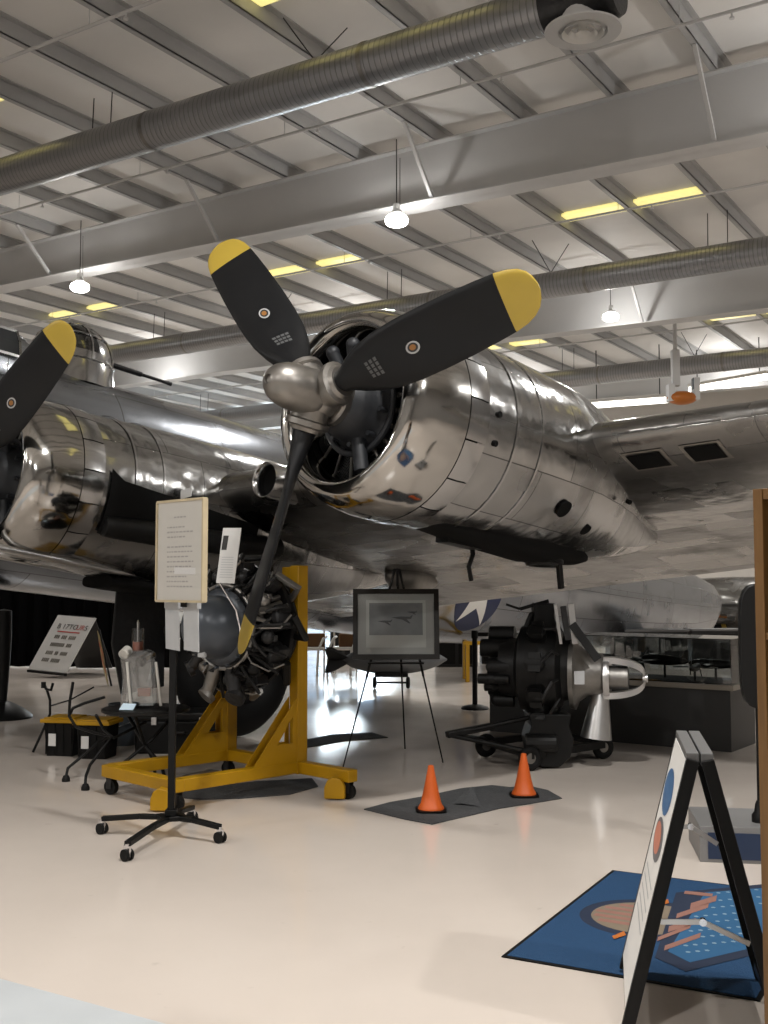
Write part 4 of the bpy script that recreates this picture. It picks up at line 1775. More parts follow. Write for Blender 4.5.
# grey bucket beside them
f = fl(120, 747)
root = empty('bucket', f, 'dark grey-blue bucket under the round table', 'bucket')
mb = MB()
bo = V3(f.x, f.y + .15, .0)
mb.lathe([(.0, .11), (.38, .15), (.40, .155), (.40, .14), (.05, .105)], bo, Z, 28, caps=(True, False))
wp(mb, 'pail', mat('slate_plastic', (.05, .06, .07), .4), root)
mb = MB()
mb.tube([bo + V3(-.15, 0, .38), bo + V3(-.17, -.08, .26), bo + V3(0, -.19, .2), bo + V3(.17, -.08, .26), bo + V3(.15, 0, .38)], .005, 6)
wp(mb, 'bail', STEEL, root)

# black equipment case under the display engine
f = fl(170, 756)
root = empty('equipment_case', f + V3(0, .3, 0), 'long black equipment case on the floor behind the round table', 'case')
cc_ = f + V3(.05, .32, 0)
mb = MB()
mb.box(cc_ + Z * .15, (.80, .42, .30))
wp(mb, 'body', BLACK, root, 0, .02)
mb = MB()
mb.box(cc_ + Z * .34, (.82, .44, .08))
wp(mb, 'lid', BLACKMETAL, root, 0, .02)
for k in (-.22, .22):
    mb = MB()
    mb.box(cc_ + V3(k, -.225, .30), (.05, .015, .07))
    wp(mb, 'latch', STEEL, root, 0, .003)
mb = MB()
mb.tube([cc_ + V3(-.07, -.215, .2), cc_ + V3(-.06, -.25, .2), cc_ + V3(.06, -.25, .2), cc_ + V3(.07, -.215, .2)], .010, 8)
wp(mb, 'handle', DARKMETAL, root)

# ---------------------------------------------------------------- mats on the floor
def flat_mat(name, pts, label, m=MATDARK, th=.006, fold=None):
    P = [fl(*p) for p in pts]
    mb = MB()
    n = len(P)
    lo = mb.verts([V3(p.x, p.y, .002) for p in P])
    hi = mb.verts([V3(p.x, p.y, th + .002) for p in P])
    cen = sum(P, Vector()) / n
    ce = mb.verts([V3(cen.x, cen.y, th + .002)])[0]
    for i in range(n):
        k = (i + 1) % n
        mb.face([lo[i], lo[k], hi[k], hi[i]])
        mb.face([hi[i], hi[k], ce])
    mb.face(list(reversed(lo)))
    o = tag(mb.build(name, m, smooth=0), label, 'mat')
    return o


mo = flat_mat('floor_mat', ((364, 810), (390, 803), (425, 797), (462, 789), (492, 786), (510, 788), (530, 787), (548, 791), (562, 799), (538, 803), (500, 809), (462, 818), (432, 825), (405, 820)),
              'crumpled dark grey absorbent mat under the two orange cones')
mb = MB()       # raised fold in the mat between the cones
P = [fl(451, 805), fl(472, 799), fl(482, 808), fl(462, 806.5)]
v = mb.verts([V3(P[0].x, P[0].y, .008), V3(P[1].x, P[1].y, .085), V3(P[2].x, P[2].y, .008), V3(P[3].x, P[3].y, .02)])
v2 = mb.verts([V3(P[1].x, P[1].y + .12, .008)])
mb.face([v[0], v[1], v[3]])
mb.face([v[1], v[2], v[3]])
mb.face([v[0], v2[0], v[1]])
mb.face([v[1], v2[0], v[2]])
f_ = mb.build('fold', MATDARK, smooth=0)
f_.parent = mo
flat_mat('floor_mat', ((165, 797), (210, 787), (258, 782), (312, 779), (318, 787), (290, 795), (240, 799), (200, 800)), 'dark flat mat on the floor under the yellow engine stand')
flat_mat('floor_mat', ((298, 742), (330, 735), (372, 733), (388, 738), (345, 741), (306, 748)), 'dark flat mat on the bright floor left of the easel')

# ---------------------------------------------------------------- traffic cones
def cone(px, py, label, tilt=0.0, root=None):
    f = fl(px, py)
    root = empty('traffic_cone', f + Z * .010, label, 'cone', 'small orange cones')
    o = f + Z * .010
    mb = MB()
    mb.lathe([(.0, .088), (.012, .092), (.03, .085), (.05, .072), (.12, .055), (.29, .021), (.303, .020), (.306, .014), (.27, .008)], o, Z, 32, caps=(False, True))
    wp(mb, 'cone_body', ORANGE, root)
    mb = MB()
    mb.loft([[o + V3(.105 * math.copysign(abs(math.cos(a)) ** .45, math.cos(a)), .105 * math.copysign(abs(math.sin(a)) ** .45, math.sin(a)), z) for a in [2 * PI * (k + .5) / 32 for k in range(32)]] for z in (0, .014)])
    wp(mb, 'cone_base', mat('dark_cone_base', (.05, .02, .01), .6) if False else BLACK, root, 30)


cone(431, 812, 'small orange traffic cone on the mat, left of the two')
cone(524, 797, 'small orange traffic cone on the mat near the engine trolley, right of the two')

# ---------------------------------------------------------------- easel and framed print
ap_ = at(397, 569, 9.62)
f1, f2, f3 = fl(343, 768), fl(443, 763), fl(405, 749)
root = empty('easel', (f1 + f2 + f3) / 3, 'thin black tripod easel holding the framed print', 'easel')
for f, t_ in ((f1, (-.02, 0)), (f2, (.02, 0)), (f3, (0, .02))):
    mb = MB()
    tp = ap_ + V3(*t_)
    mid = tp.lerp(f, .55)
    mb.tube([tp, mid, mid.lerp(f, .02), f + Z * .004], [.011, .011, .008, .006], 8)
    wp(mb, 'leg', BLACK, root)
for dx in (-.035, 0, .035):
    mb = MB()
    mb.tube([ap_ + V3(dx * .4, 0, .0), ap_ + V3(dx * 1.6, -.03, -.15)], .008, 8)
    wp(mb, 'top_prong', BLACK, root)
P = at(396, 661, 9.5)
mb = MB()
mb.bar(P + V3(-.24, 0, -.018), P + V3(.24, .0, -.018), .05, .014)
wp(mb, 'ledge', BLACK, root, 0)
mb = MB()
ta = ap_.lerp(f1, .5)
tb_ = ap_.lerp(f2, .5)
tc3 = ap_.lerp(f3, .5)
mb.cyl(ap_.lerp(f1, .42), ap_.lerp(f2, .42), .005, n=6)
wp(mb, 'spreader', BLACK, root)
c0 = at(396, 624, 9.42)
root = empty('framed_print', c0 - Z * .31, 'black-framed grey aircraft print standing on the easel', 'picture')
W_, H_ = .735, .60
Mf = frame_mat(c0, (1, .03, 0), Vector((0, .16, 1)))
mb = MB()
b_ = .042
for (x0, y0, x1, y1) in ((-W_ / 2, -H_ / 2, W_ / 2, -H_ / 2 + b_), (-W_ / 2, H_ / 2 - b_, W_ / 2, H_ / 2), (-W_ / 2, -H_ / 2 + b_, -W_ / 2 + b_, H_ / 2 - b_), (W_ / 2 - b_, -H_ / 2 + b_, W_ / 2, H_ / 2 - b_)):
    mb.prism([(x0, y0), (x1, y0), (x1, y1), (x0, y1)], Mf @ Matrix.Translation((0, 0, -.02)), .035)
wp(mb, 'frame', mat('dark_brown_frame', (.010, .008, .006), .35, spec=.25), root, 0, .003)
mb = MB()


def rect(mb, M, x0, y0, x1, y1, z):
    mb.face(mb.verts([M @ V3(*q, z) for q in ((x0, y0), (x1, y0), (x1, y1), (x0, y1))]))


mb.prism([(-W_ / 2 + .01, -H_ / 2 + .01), (W_ / 2 - .01, -H_ / 2 + .01), (W_ / 2 - .01, H_ / 2 - .01), (-W_ / 2 + .01, H_ / 2 - .01)], Mf @ Matrix.Translation((0, 0, -.018)), .018)
wp(mb, 'mount_board', mat('grey_mount', (.30, .30, .29), .5, 0, .05), root, 0)
mb = MB()
rect(mb, Mf, -.255, -.20, .255, .205, .0012)
wp(mb, 'print_margin', mat('print_paper', (.42, .42, .41), .5), root, 0)


def print_mat():
    m, nt, b = new_mat('grey_sky_print')
    N, K = nt.nodes, nt.links
    tc = N.new('ShaderNodeTexCoord')
    nz = N.new('ShaderNodeTexNoise')
    nz.inputs['Scale'].default_value = 7
    nz.inputs['Detail'].default_value = 5
    K.new(tc.outputs['Object'], nz.inputs['Vector'])
    mx = N.new('ShaderNodeMix')
    mx.data_type = 'RGBA'
    mx.inputs['A'].default_value = (.06, .065, .075, 1)
    mx.inputs['B'].default_value = (.22, .225, .23, 1)
    K.new(nz.outputs['Fac'], mx.inputs['Factor'])
    K.new(mx.outputs['Result'], b.inputs['Base Color'])
    b.inputs['Roughness'].default_value = .4
    return m


mb = MB()
rect(mb, Mf, -.228, -.095, .228, .18, .0022)
pic = wp(mb, 'picture', print_mat(), root, 0)
mb = MB()     # small generic aircraft shapes in the print
for x, y, s_ in ((.06, .05, 1.0), (-.09, .02, .7), (.14, .10, .5)):
    mb.face(mb.verts([Mf @ V3(x + s_ * q[0], y + s_ * q[1], .0032) for q in ((-.10, .005), (-.02, -.012), (.07, -.006), (.085, .03), (.06, .012), (-.02, .014))]))
    mb.face(mb.verts([Mf @ V3(x + s_ * q[0], y + s_ * q[1], .0034) for q in ((-.03, .0), (.05, -.045), (.065, -.045), (.02, .005))]))
wp(mb, 'painted_aircraft', mat('print_dark', (.03, .032, .036), .5), pic, 0)
mb = MB()
rect(mb, Mf, -W_ / 2 + b_, -H_ / 2 + b_, W_ / 2 - b_, H_ / 2 - b_, .010)
wp(mb, 'glazing', CASEGLASS, root, 0)

# ---------------------------------------------------------------- retractable-belt posts
def belt_post(c, label, h=.98):
    root = empty('stanchion', c, label, 'post', 'black belt posts')
    mb = MB()
    mb.lathe([(0, .17), (.012, .175), (.03, .16), (.05, .09), (.06, .03)], c, Z, 32)
    wp(mb, 'base', BLACKMETAL, root)
    mb = MB()
    mb.cyl(c + Z * .05, c + Z * (h - .1), .032, n=18)
    wp(mb, 'post', BLACK, root)
    mb = MB()
    mb.lathe([(h - .1, .034), (h - .1, .042), (h - .01, .042), (h, .035), (h, 0)], c, Z, 20)
    wp(mb, 'belt_head', BLACK, root)
    return root


s1 = fl(475, 709)
r1 = belt_post(s1, 'black belt post with its belt running behind the engine trolley')
s2 = s1 + V3(1.9, .2, 0)
mb = MB()
mb.bar(s1 + V3(.04, 0, .93), s2 + V3(0, 0, .93), .004, .05)
wp(mb, 'belt', BLACK, r1, 0)
s3 = fl(2, 718)
root = empty('base_post', s3, 'thick black post with wide domed base cut by the left picture edge', 'post')
mb = MB()
mb.lathe([(0, .34), (.02, .345), (.05, .32), (.11, .24), (.17, .13), (.20, .06)], s3, Z, 36)
wp(mb, 'domed_base', BLACKMETAL, root)
mb = MB()
mb.lathe([(.18, .05), (.5, .07), (.9, .09), (1.25, .085), (1.27, .0)], s3, Z, 24)
wp(mb, 'post', BLACK, root)

# ---------------------------------------------------------------- second engine on a low trolley
W1, W2, W3 = fl(530, 771), fl(486, 757), fl(603, 759)
troot = empty('engine_trolley', fl(545, 762), 'low black wheeled trolley with long tow bar under the dark engine', 'trolley')
mb = MB()
ax = (W1 - W2)
ax.z = 0
ax.normalize()
ln = (W3 - W1)
ln.z = 0
ln.normalize()
z_ = .13
mb.bar(V3(W1.x, W1.y, z_), V3(W3.x, W3.y, z_), .06, .06)
wp(mb, 'side_rail', BLACKMETAL, troot)
mb = MB()
W4 = W3 + (W2 - W1)
mb.bar(V3(W2.x, W2.y, z_), V3(W4.x, W4.y, z_), .06, .06)
wp(mb, 'side_rail', BLACKMETAL, troot)
for a, b in ((W1, W2), (W3, W4)):
    mb = MB()
    mb.cyl(V3(a.x, a.y, z_), V3(b.x, b.y, z_), .03)
    wp(mb, 'axle', BLACKMETAL, troot)
for w_ in (W1, W2, W3, W4):
    mb = MB()
    mb.torus(V3(w_.x, w_.y, .105), ax, .072, .034, 28, 10)
    wh = wp(mb, 'wheel', RUBBER, troot)
    mb = MB()
    mb.cyl(V3(w_.x, w_.y, .105) - ax * .02, V3(w_.x, w_.y, .105) + ax * .02, .055, n=20)
    wp(mb, 'wheel_hub', DULLMETAL, wh)
tow = at(449, 735, 9.4)
for e, h in ((W1, .16), (W2, .16), (at(540, 715, 9.5), None)):
    mb = MB()
    mb.cyl(tow, V3(e.x, e.y, h) if h else e, .02, n=10)
    wp(mb, 'tow_bar', BLACKMETAL, troot)
mb = MB()
mb.bar(tow + V3(-.02, 0, 0), at(492, 726, 9.5), .09, .05)
wp(mb, 'tow_bar', BLACKMETAL, troot, 0, .008)
mb = MB()
cb = at(547, 735, 9.6)
mb.loft([[cb + V3(sx * w1, sy * .2, z) for sx, sy in ((-1, -1), (1, -1), (1, 1), (-1, 1))] for w1, z in ((.08, -.24), (.17, -.16), (.20, -.02), (.16, .10), (.18, .2))])
mb.cyl(cb + V3(-.22, -.20, -.04), cb + V3(.05, -.20, -.04), .08, n=18)
wp(mb, 'cradle', BLACKMETAL, troot, 0, .012)
# the engine itself
qa = dirv(.96, -.28)
qo = at(548, 668, 9.6)
qroot = empty('trolley_engine', qo, 'black radial engine with silver ring nose lying sideways on the low trolley', 'aircraft engine')
qt = qa.cross(Z).normalized()


def qrad(a):
    return qt * math.cos(a) + Z * math.sin(a)


mb = MB()
mb.lathe([(-.42, .10), (-.40, .24), (-.26, .26), (-.22, .36), (-.05, .38), (0, .34), (.10, .34), (.14, .28), (.24, .26)], qo, qa, 32)
wp(mb, 'crankcase', BLACKMETAL, qroot)
for k in range(9):
    d = qrad(PI / 2 + 2 * PI * k / 9)
    mb = MB()
    radial_cylinder(mb, qo - qa * .06, qa, d, .28, .46, .085)
    wp(mb, 'cylinder', BLACKMETAL, qroot)
    mb = MB()
    d2 = qrad(PI / 2 + 2 * PI * (k + .4) / 9)
    mb.tube([qo + qa * .12 + d2 * .3, qo + qa * .08 + d2 * .38, qo + d * .45], .014, 8)
    wp(mb, 'pushrod_tube', DARKMETAL, qroot)
random.seed(5)
for k in range(9):        # accessories packed on the rear
    d = qrad(random.uniform(0, 2 * PI))
    r = random.uniform(.14, .30)
    mb = MB()
    mb.cyl(qo - qa * .30 + d * r, qo - qa * random.uniform(.45, .58) + d * r, random.uniform(.04, .085), n=14)
    mb.ball(qo - qa * .46 + d * r, .055, 10)
    wp(mb, 'accessory', BLACKMETAL, qroot)
mb = MB()
mb.lathe([(.20, .30), (.24, .31), (.27, .24), (.34, .19), (.46, .17), (.48, .15)], qo + Z * -.04, qa, 32)
for k in range(10):
    d = qrad(2 * PI * k / 10)
    mb.cyl(qo + qa * .27 + d * .21 - Z * .04, qo + qa * .30 + d * .21 - Z * .04, .012, n=6)
wp(mb, 'nose_case', DULLMETAL, qroot, label='dull silver nose case')
mb = MB()        # open silver nose ring with the two side windows
no = qo + qa * .48 - Z * .07
n = 20
for s in (-1, 1):
    rings = []
    for i in range(14):
        t = i / 13
        a = PI * .5 * t
        rad_ = .150 * math.cos(a) ** .7 if t < 1 else .02
        p = no + qa * (.34 * math.sin(a)) + Z * (s * rad_)
        hw = .085 * math.cos(a * .75)
        rings.append([p + qt * -hw - Z * .026, p + qt * hw - Z * .026, p + qt * hw + Z * .026, p + qt * -hw + Z * .026])
    mb.loft(rings)
mb.lathe([(0, .172), (.03, .175), (.05, .165), (.03, .15), (0, .15)], no, qa, 32, caps=(False, False))
mb.cyl(no + qa * .32, no + qa * .36, .035, n=16)
wp(mb, 'nose_ring', STEEL, qroot, 50)
mb = MB()
mb.cyl(no, no + qa * .20, .10, n=20)
wp(mb, 'inner_shaft', DULLMETAL, qroot)
mb = MB()
mb.box(qo + V3(.20, -.40, -.05), (.085, .006, .11))
wp(mb, 'paper_label', PAPERGREY, qroot, 0)
# upright black intake trunk, plates on top
b0 = at(543, 624, 9.6)
mb = MB()
mb.loft([[b0 + V3(sx * w1, sy * .10, z) for sx, sy in ((-1, -1), (1, -1), (1, 1), (-1, 1))] for w1, z in ((.10, -.20), (.10, -.02), (.085, .08), (.09, .18))])
mb.tube([b0 + V3(-.1, 0, -.2), b0 + V3(-.15, 0, -.05), b0 + V3(-.10, 0, .08), b0 + V3(-.02, 0, .10)], .03, 10)
wp(mb, 'intake_trunk', BLACK, qroot, 30, .01)
mb = MB()
mb.bar(b0 + V3(-.20, 0, .13), b0 + V3(.05, 0, .20), .02, .03)
mb.bar(b0 + V3(-.2, 0, .13), b0 + V3(-.32, 0, .17), .02, .02)
wp(mb, 'lever', BLACK, qroot, 0)
for p0_, p1_, w1, m_ in (((555, 604), (561, 644), .025, STEEL), ((571, 604), (575, 644), .05, STEEL), ((563, 606), (568, 640), .05, DARKMETAL)):
    mb = MB()
    mb.bar(at(*p0_, 9.32), at(*p1_, 9.32), w1, .02, (0, 1, 0))
    wp(mb, 'bracket_plate', m_, qroot, 0, .003)
mb = MB()
mb.bar(at(572, 624, 9.3), at(598, 660, 9.2), .07, .02, (0, 1, .2))
wp(mb, 'side_plate', BLACKMETAL, qroot, 0, .004)
mb = MB()
mb.cyl(at(601, 690, 9.5), at(596, 738, 9.5), .065, .135, 24)
wp(mb, 'drain_funnel', STEEL, qroot)

# ---------------------------------------------------------------- display case with dark models
Cn = fl(733, 753)
dl = (fl(598, 741) - Cn)
dl.z = 0
dl.normalize()
dr = Vector((-dl.y, dl.x, 0))
if dr.y < 0:
    dr = -dr
croot = empty('display_case', Cn, 'long black display case with glass top at the right', 'display case')
Lc, Dc, Hc = 2.6, .75, .62


def cs(a, b, z):
    return Cn + dl * a + dr * b + Z * z


def cbox(mb, a0, a1, b0, b1, z0, z1):
    mb.hexa([cs(a0, b0, z0), cs(a1, b0, z0), cs(a1, b1, z0), cs(a0, b1, z0), cs(a0, b0, z1), cs(a1, b0, z1), cs(a1, b1, z1), cs(a0, b1, z1)])


mb = MB()
cbox(mb, .02, Lc, .02, Dc, 0, Hc - .05)
wp(mb, 'cabinet', DARKGREY, croot, 0, .004)
mb = MB()
cbox(mb, -.02, Lc + .02, -.02, Dc + .02, Hc - .05, Hc)
wp(mb, 'case_rim', mat('bronze_rim', (.25, .225, .19), .35, .4), croot, 0, .004)
for (a0, a1, b0, b1, z0, z1) in ((0, Lc, 0, .006, Hc, Hc + .42), (0, .006, 0, Dc, Hc, Hc + .42), (Lc - .006, Lc, 0, Dc, Hc, Hc + .42), (0, Lc, Dc - .006, Dc, Hc, Hc + .42), (0, Lc, 0, Dc, Hc + .42, Hc + .426)):
    mb = MB()
    cbox(mb, a0, a1, b0, b1, z0, z1)
    wp(mb, 'glass_pane', CASEGLASS, croot, 0)


def model_plane(o, yaw, s, label):
    root = empty('model_aircraft', o, label, 'model', 'dark models in the display case')
    R = Matrix.Rotation(yaw, 3, 'Z')
    mb = MB()
    rings = []
    for x, r in ((-.5, .01), (-.45, .03), (-.1, .055), (.25, .06), (.42, .05), (.5, .02)):
        rings.append([o + (R @ V3(x, r * 1.3 * math.cos(2 * PI * k / 12), .30 + r * 1.6 * math.sin(2 * PI * k / 12))) * s for k in range(12)])
    mb.loft(rings)
    wp(mb, 'body', BLACKMETAL, root)
    for sy in (-1, 1):
        mb = MB()
        mb.loft([[o + (R @ V3(x, sy * y, .30 + z)) * s for x, z in ((c1, 0), ((c1 + c0) / 2, .02), (c0, 0), ((c1 + c0) / 2, -.01))] for y, c0, c1 in ((.03, .22, 0), (.5, .14, .04))])
        wp(mb, 'wing', BLACKMETAL, root)
    mb = MB()
    mb.prism([(-.5, 0), (-.34, 0), (-.44, .17), (-.5, .17)], (Matrix.Translation(o) @ R.to_4x4() @ Matrix.Scale(s, 4)) @ frame_mat((0, 0, .32), (1, 0, 0), (0, 0, 1)), .02)
    wp(mb, 'tail_fin', BLACKMETAL, root, 0)
    for k in range(3):
        a = 2 * PI * k / 3 + .3
        mb = MB()
        mb.bar(o + (R @ V3(.51, 0, .30)) * s, o + (R @ V3(.51, .24 * math.cos(a), .30 + .24 * math.sin(a))) * s, .05 * s, .012 * s, (1, 0, 0))
        wp(mb, 'blade', BLACK, root, 0)
    mb = MB()
    mb.cyl(o, o + Z * .28 * s, .012, n=8)
    wp(mb, 'support', BLACKMETAL, root)


for a_, b_, yw, sz, lb in ((.30, .45, 2.6, .50, 'dark model aircraft at the near right end of the display case'), (.42, .20, 1.1, .42, 'dark model aircraft second from the right in the display case, nearest the glass'),
                           (.80, .40, 2.2, .58, 'dark model aircraft third from the right in the display case'), (1.12, .22, .7, .50, 'dark model aircraft in the middle of the display case, tail towards the room'),
                           (1.45, .40, 2.9, .55, 'dark model aircraft in the display case just right of the silver engine nose'), (1.85, .30, 2.0, .60, 'dark model aircraft in the display case behind the silver engine nose')):
    model_plane(cs(a_, b_, Hc + .008), yw, sz, lb)
mb = MB()
cbox(mb, .01, Lc - .01, .01, Dc - .01, Hc, Hc + .006)
wp(mb, 'felt_deck', BLACKCAV, croot, 0)

# ---------------------------------------------------------------- folding A-frame board at the right
wd = dirv(.20, .98)
sp = Vector((wd.y, -wd.x, 0))
apx = at(700, 757, 3.86)
Hb = apx.z
root = empty('sandwich_board', V3(apx.x, apx.y, 0), 'black-edged folding board with a white poster face in the right foreground', 'sign')
Wd = .61
SPL, SPR = -.235, .235
for s, spd in ((-1, SPL), (1, SPR)):
    ft = sp * spd
    inset = sp * (.0245 * s)
    # each leaf: two side stiles, rails, and a face
    top0 = apx + inset - Z * .01
    bot0 = V3(apx.x, apx.y, .018) + ft + inset
    nrm_ = (top0 - bot0).cross(wd).normalized()
    leaf = None
    mb = MB()
    mb.bar(top0, bot0, .034, .044, tuple(nrm_))
    leaf = wp(mb, 'leaf_frame', BLACK, root, 0, .003)
    mb = MB()
    mb.bar(top0 + wd * Wd, bot0 + wd * Wd, .034, .044, tuple(nrm_))
    wp(mb, 'stile', BLACK, leaf, 0, .003)
    mb = MB()
    mb.bar(top0, top0 + wd * Wd, .042, .045)
    wp(mb, 'top_rail', mat('grey_rail', (.13, .13, .13), .4) if s < 0 else bpy.data.materials['grey_rail'], leaf, 0, .003)
    mb = MB()
    lo0 = bot0.lerp(top0, .06)
    mb.bar(lo0, lo0 + wd * Wd, .03, .03)
    wp(mb, 'bottom_rail', BLACK, leaf, 0, .003)
    mb = MB()
    up_ = (top0 - lo0)
    Mb = frame_mat(lo0 if s > 0 else lo0 + wd * Wd, wd if s > 0 else -wd, up_)
    Lh = up_.length
    if (Mb.to_3x3() @ V3(0, 0, 1)).dot(sp) * s < 0:
        Mb = Mb @ Matrix.Diagonal((1, 1, -1, 1))
    mb.prism([(0.012, 0), (Wd - .012, 0), (Wd - .012, Lh - .01), (.012, Lh - .01)], Mb @ Matrix.Translation((0, 0, .011)), .01)
    face = wp(mb, 'poster', WHITE if s < 0 else BLACK, leaf, 0)
    if s < 0:
        MbL = Mb
        LhL = Lh
        mb = MB()
        def oval(mb, cx, cy, rx, ry, z, a0=0, a1=2 * PI, n=24):
            vs = mb.verts([MbL @ V3(cx + rx * math.cos(a0 + (a1 - a0) * k / n), cy + ry * math.sin(a0 + (a1 - a0) * k / n), z) for k in range(n if a1 - a0 > 6.28 else n + 1)])
            mb.face(vs)
        oval(mb, Wd * .40, Lh * .79, .20, .085, .0222)
        wp(mb, 'poster_art', mat('poster_blue', (.05, .14, .30), .5), leaf, 0, label='blue oval emblem on the poster')
        mb = MB()
        oval(mb, Wd * .5, Lh * .60, .20, .075, .0222)
        wp(mb, 'poster_art', mat('poster_grey', (.14, .14, .15), .5), leaf, 0)
        mb = MB()
        oval(mb, Wd * .45, Lh * .60, .15, .055, .023)
        wp(mb, 'poster_art', mat('poster_salmon', (.55, .20, .13), .5), leaf, 0)
        mb = MB()
        for k in range(5):
            y = Lh * (.44 - k * .045)
            rect(mb, MbL, .10, y, Wd - .10 - .03 * (k % 2), y + .008, .0222)
        wp(mb, 'poster_text', PAPERGREY, leaf, 0)
for zf, br in ((.62, .5), (.40, .5)):        # folding stays
    a = apx.lerp(V3(apx.x, apx.y, 0) + sp * SPL, 1 - zf / Hb * .95) + wd * (.03 if zf < .5 else Wd - .03)
    b = apx.lerp(V3(apx.x, apx.y, 0) + sp * SPR, 1 - zf / Hb * .95 + .06) + wd * (.03 if zf < .5 else Wd - .03)
    m_ = a.lerp(b, .48) + Z * .035
    mb = MB()
    mb.bar(a, m_, .006, .018)
    mb.bar(m_, b, .006, .018)
    st = wp(mb, 'folding_stay', STEEL, root, 0)
    mb = MB()
    mb.cyl(m_ - wd * .01, m_ + wd * .01, .013, n=12)
    wp(mb, 'rivet', CHROME, st)

# ---------------------------------------------------------------- blue logo mat
mA, mB, mC = fl(507, 957), fl(620, 873), fl(757, 1000)
ux = (mC - mA)
ux.z = 0
uy = (mB - mA)
uy.z = 0
uyl = uy.length
ux = ux.normalized()
uy = uy.normalized()
uy = (uy - ux * uy.dot(ux)).normalized()
lx = 1.0
ly = uyl
Mm = frame_mat(mA + Z * .001, ux, uy)
mroot = empty('logo_mat', mA + ux * lx / 2 + uy * ly / 2, 'blue rectangular mat with a round striped emblem lying under the folding board', 'mat')
mb = MB()
mb.prism([(0, 0), (lx, 0), (lx, ly), (0, ly)], Mm, .007)
MATBLUE = mat('blue_carpet', (.008, .05, .13), .9, 0, .12, 40, bump=.4, bscale=200)
wp(mb, 'carpet', MATBLUE, mroot, 0)
mb = MB()
for x0, y0, x1, y1 in ((-.018, -.018, lx + .018, 0), (-.018, ly, lx + .018, ly + .018), (-.018, 0, 0, ly), (lx, 0, lx + .018, ly)):
    mb.prism([(x0, y0), (x1, y0), (x1, y1), (x0, y1)], Mm, .005)
wp(mb, 'mat_edge', RUBBER, mroot, 0)


def mpix(px, py):
    p = fl(px, py, .008)
    q = Mm.inverted() @ p
    return (q.x, q.y)


def mpoly(pts, z, nm, m, label=None):
    mb = MB()
    for P in pts:
        mb.face(mb.verts([Mm @ V3(p[0], p[1], .007 + z) for p in P]))
    return wp(mb, nm, m, mroot, 0, label=label)


MNAVY = mat('carpet_navy', (.012, .022, .05), .9, 0, .1, 40)
MSALM = mat('carpet_salmon', (.27, .135, .105), .9, 0, .1, 40)
MTAN = mat('carpet_tan', (.20, .16, .115), .9, 0, .1, 40)
MDOT = mat('carpet_pale_blue', (.20, .31, .40), .9, 0, .1, 40)
MORG = mat('carpet_orange', (.45, .13, .02), .9, 0, .1, 40)


def circ(cx, cy, r, n=40, a0=0, a1=2 * PI):
    full = a1 - a0 > 6.28
    return [(cx + r * math.cos(a0 + (a1 - a0) * k / n), cy + r * math.sin(a0 + (a1 - a0) * k / n)) for k in range(n if full else n + 1)]


# emblem, laid out in the mat's own metres: a ring with striped half, lettering band and a starry field
ex, ey = .36, .78
# corners measured on the mat
L1, L2 = mpix(580, 925), mpix(700, 905)
ecx, ecy = mpix(645, 918)
R_ = .30
mpoly([circ(ecx, ecy, R_)], .0006, 'emblem_ring', MNAVY)
mpoly([circ(ecx, ecy, R_ * .82)], .0012, 'emblem_field', MTAN)
stripes = []
for k in range(7):
    a0 = -R_ * .80 + k * .065
    x0, x1 = ecx - R_ * .80, ecx
    y0 = ecy - R_ * .5 + k * .07
    h = .042
    def clipx(y):
        q = (R_ * .79) ** 2 - (y - ecy) ** 2
        return math.sqrt(q) if q > 0 else 0
    l = min(clipx(y0), clipx(y0 + h))
    if l > .02:
        stripes.append([(ecx - l, y0), (ecx + .02, y0), (ecx + .02, y0 + h), (ecx - l, y0 + h)])
mpoly(stripes, .0018, 'emblem_stripes', MSALM)
q0, q1, q2, q3 = mpix(668, 905), mpix(752, 898), mpix(757, 955), mpix(690, 972)
mpoly([[mpix(676, 893), mpix(768, 884), mpix(775, 950), mpix(686, 972), mpix(655, 958)]], .0022, 'emblem_panel', MNAVY)
mpoly([[mpix(705, 893), mpix(768, 888), mpix(772, 944), mpix(690, 963), mpix(668, 952)]], .0028, 'emblem_starfield', mat('carpet_blue_field', (.02, .10, .22), .9))
dots = []
for i in range(9):
    for j in range(9):
        px, py = 690 + i * 9.5 + (j % 2) * 4.5 - j * 2.6, 896 + j * 7.3 - i * .8
        if px < 684 - j * 3 + 20 or px > 762 or py > 958 - (px - 680) * .22:
            continue
        x, y = mpix(px, py)
        dots.append([(x + .012 * math.cos(2 * PI * k / 5 * 2 + .4), y + .012 * math.sin(2 * PI * k / 5 * 2 + .4)) for k in (0, 3, 1, 4, 2)])
mpoly(dots, .0036, 'emblem_stars', MDOT)
# salmon letter strokes running up the panel
let = []
for (x0, y0), (x1, y1), w in (((664, 949), (700, 936), 5), ((657, 940), (690, 927), 4), ((668, 930), (695, 922), 6), ((676, 917), (708, 906), 5), ((690, 907), (716, 899), 6), ((684, 893), (712, 896), 3)):
    let.append([mpix(x0, y0 + w / 2), mpix(x1, y1 + w / 2), mpix(x1 + 1, y1 - w / 2), mpix(x0 + 1, y0 - w / 2)])
mpoly(let, .0042, 'emblem_lettering', MSALM)
mpoly([[mpix(612, 937), mpix(624, 932), mpix(626, 936), mpix(614, 940)]], .0044, 'emblem_flash', MORG)
mpoly([[mpix(658, 902), mpix(668, 900), mpix(669, 904), mpix(661, 906)]], .0044, 'emblem_flash', MORG)

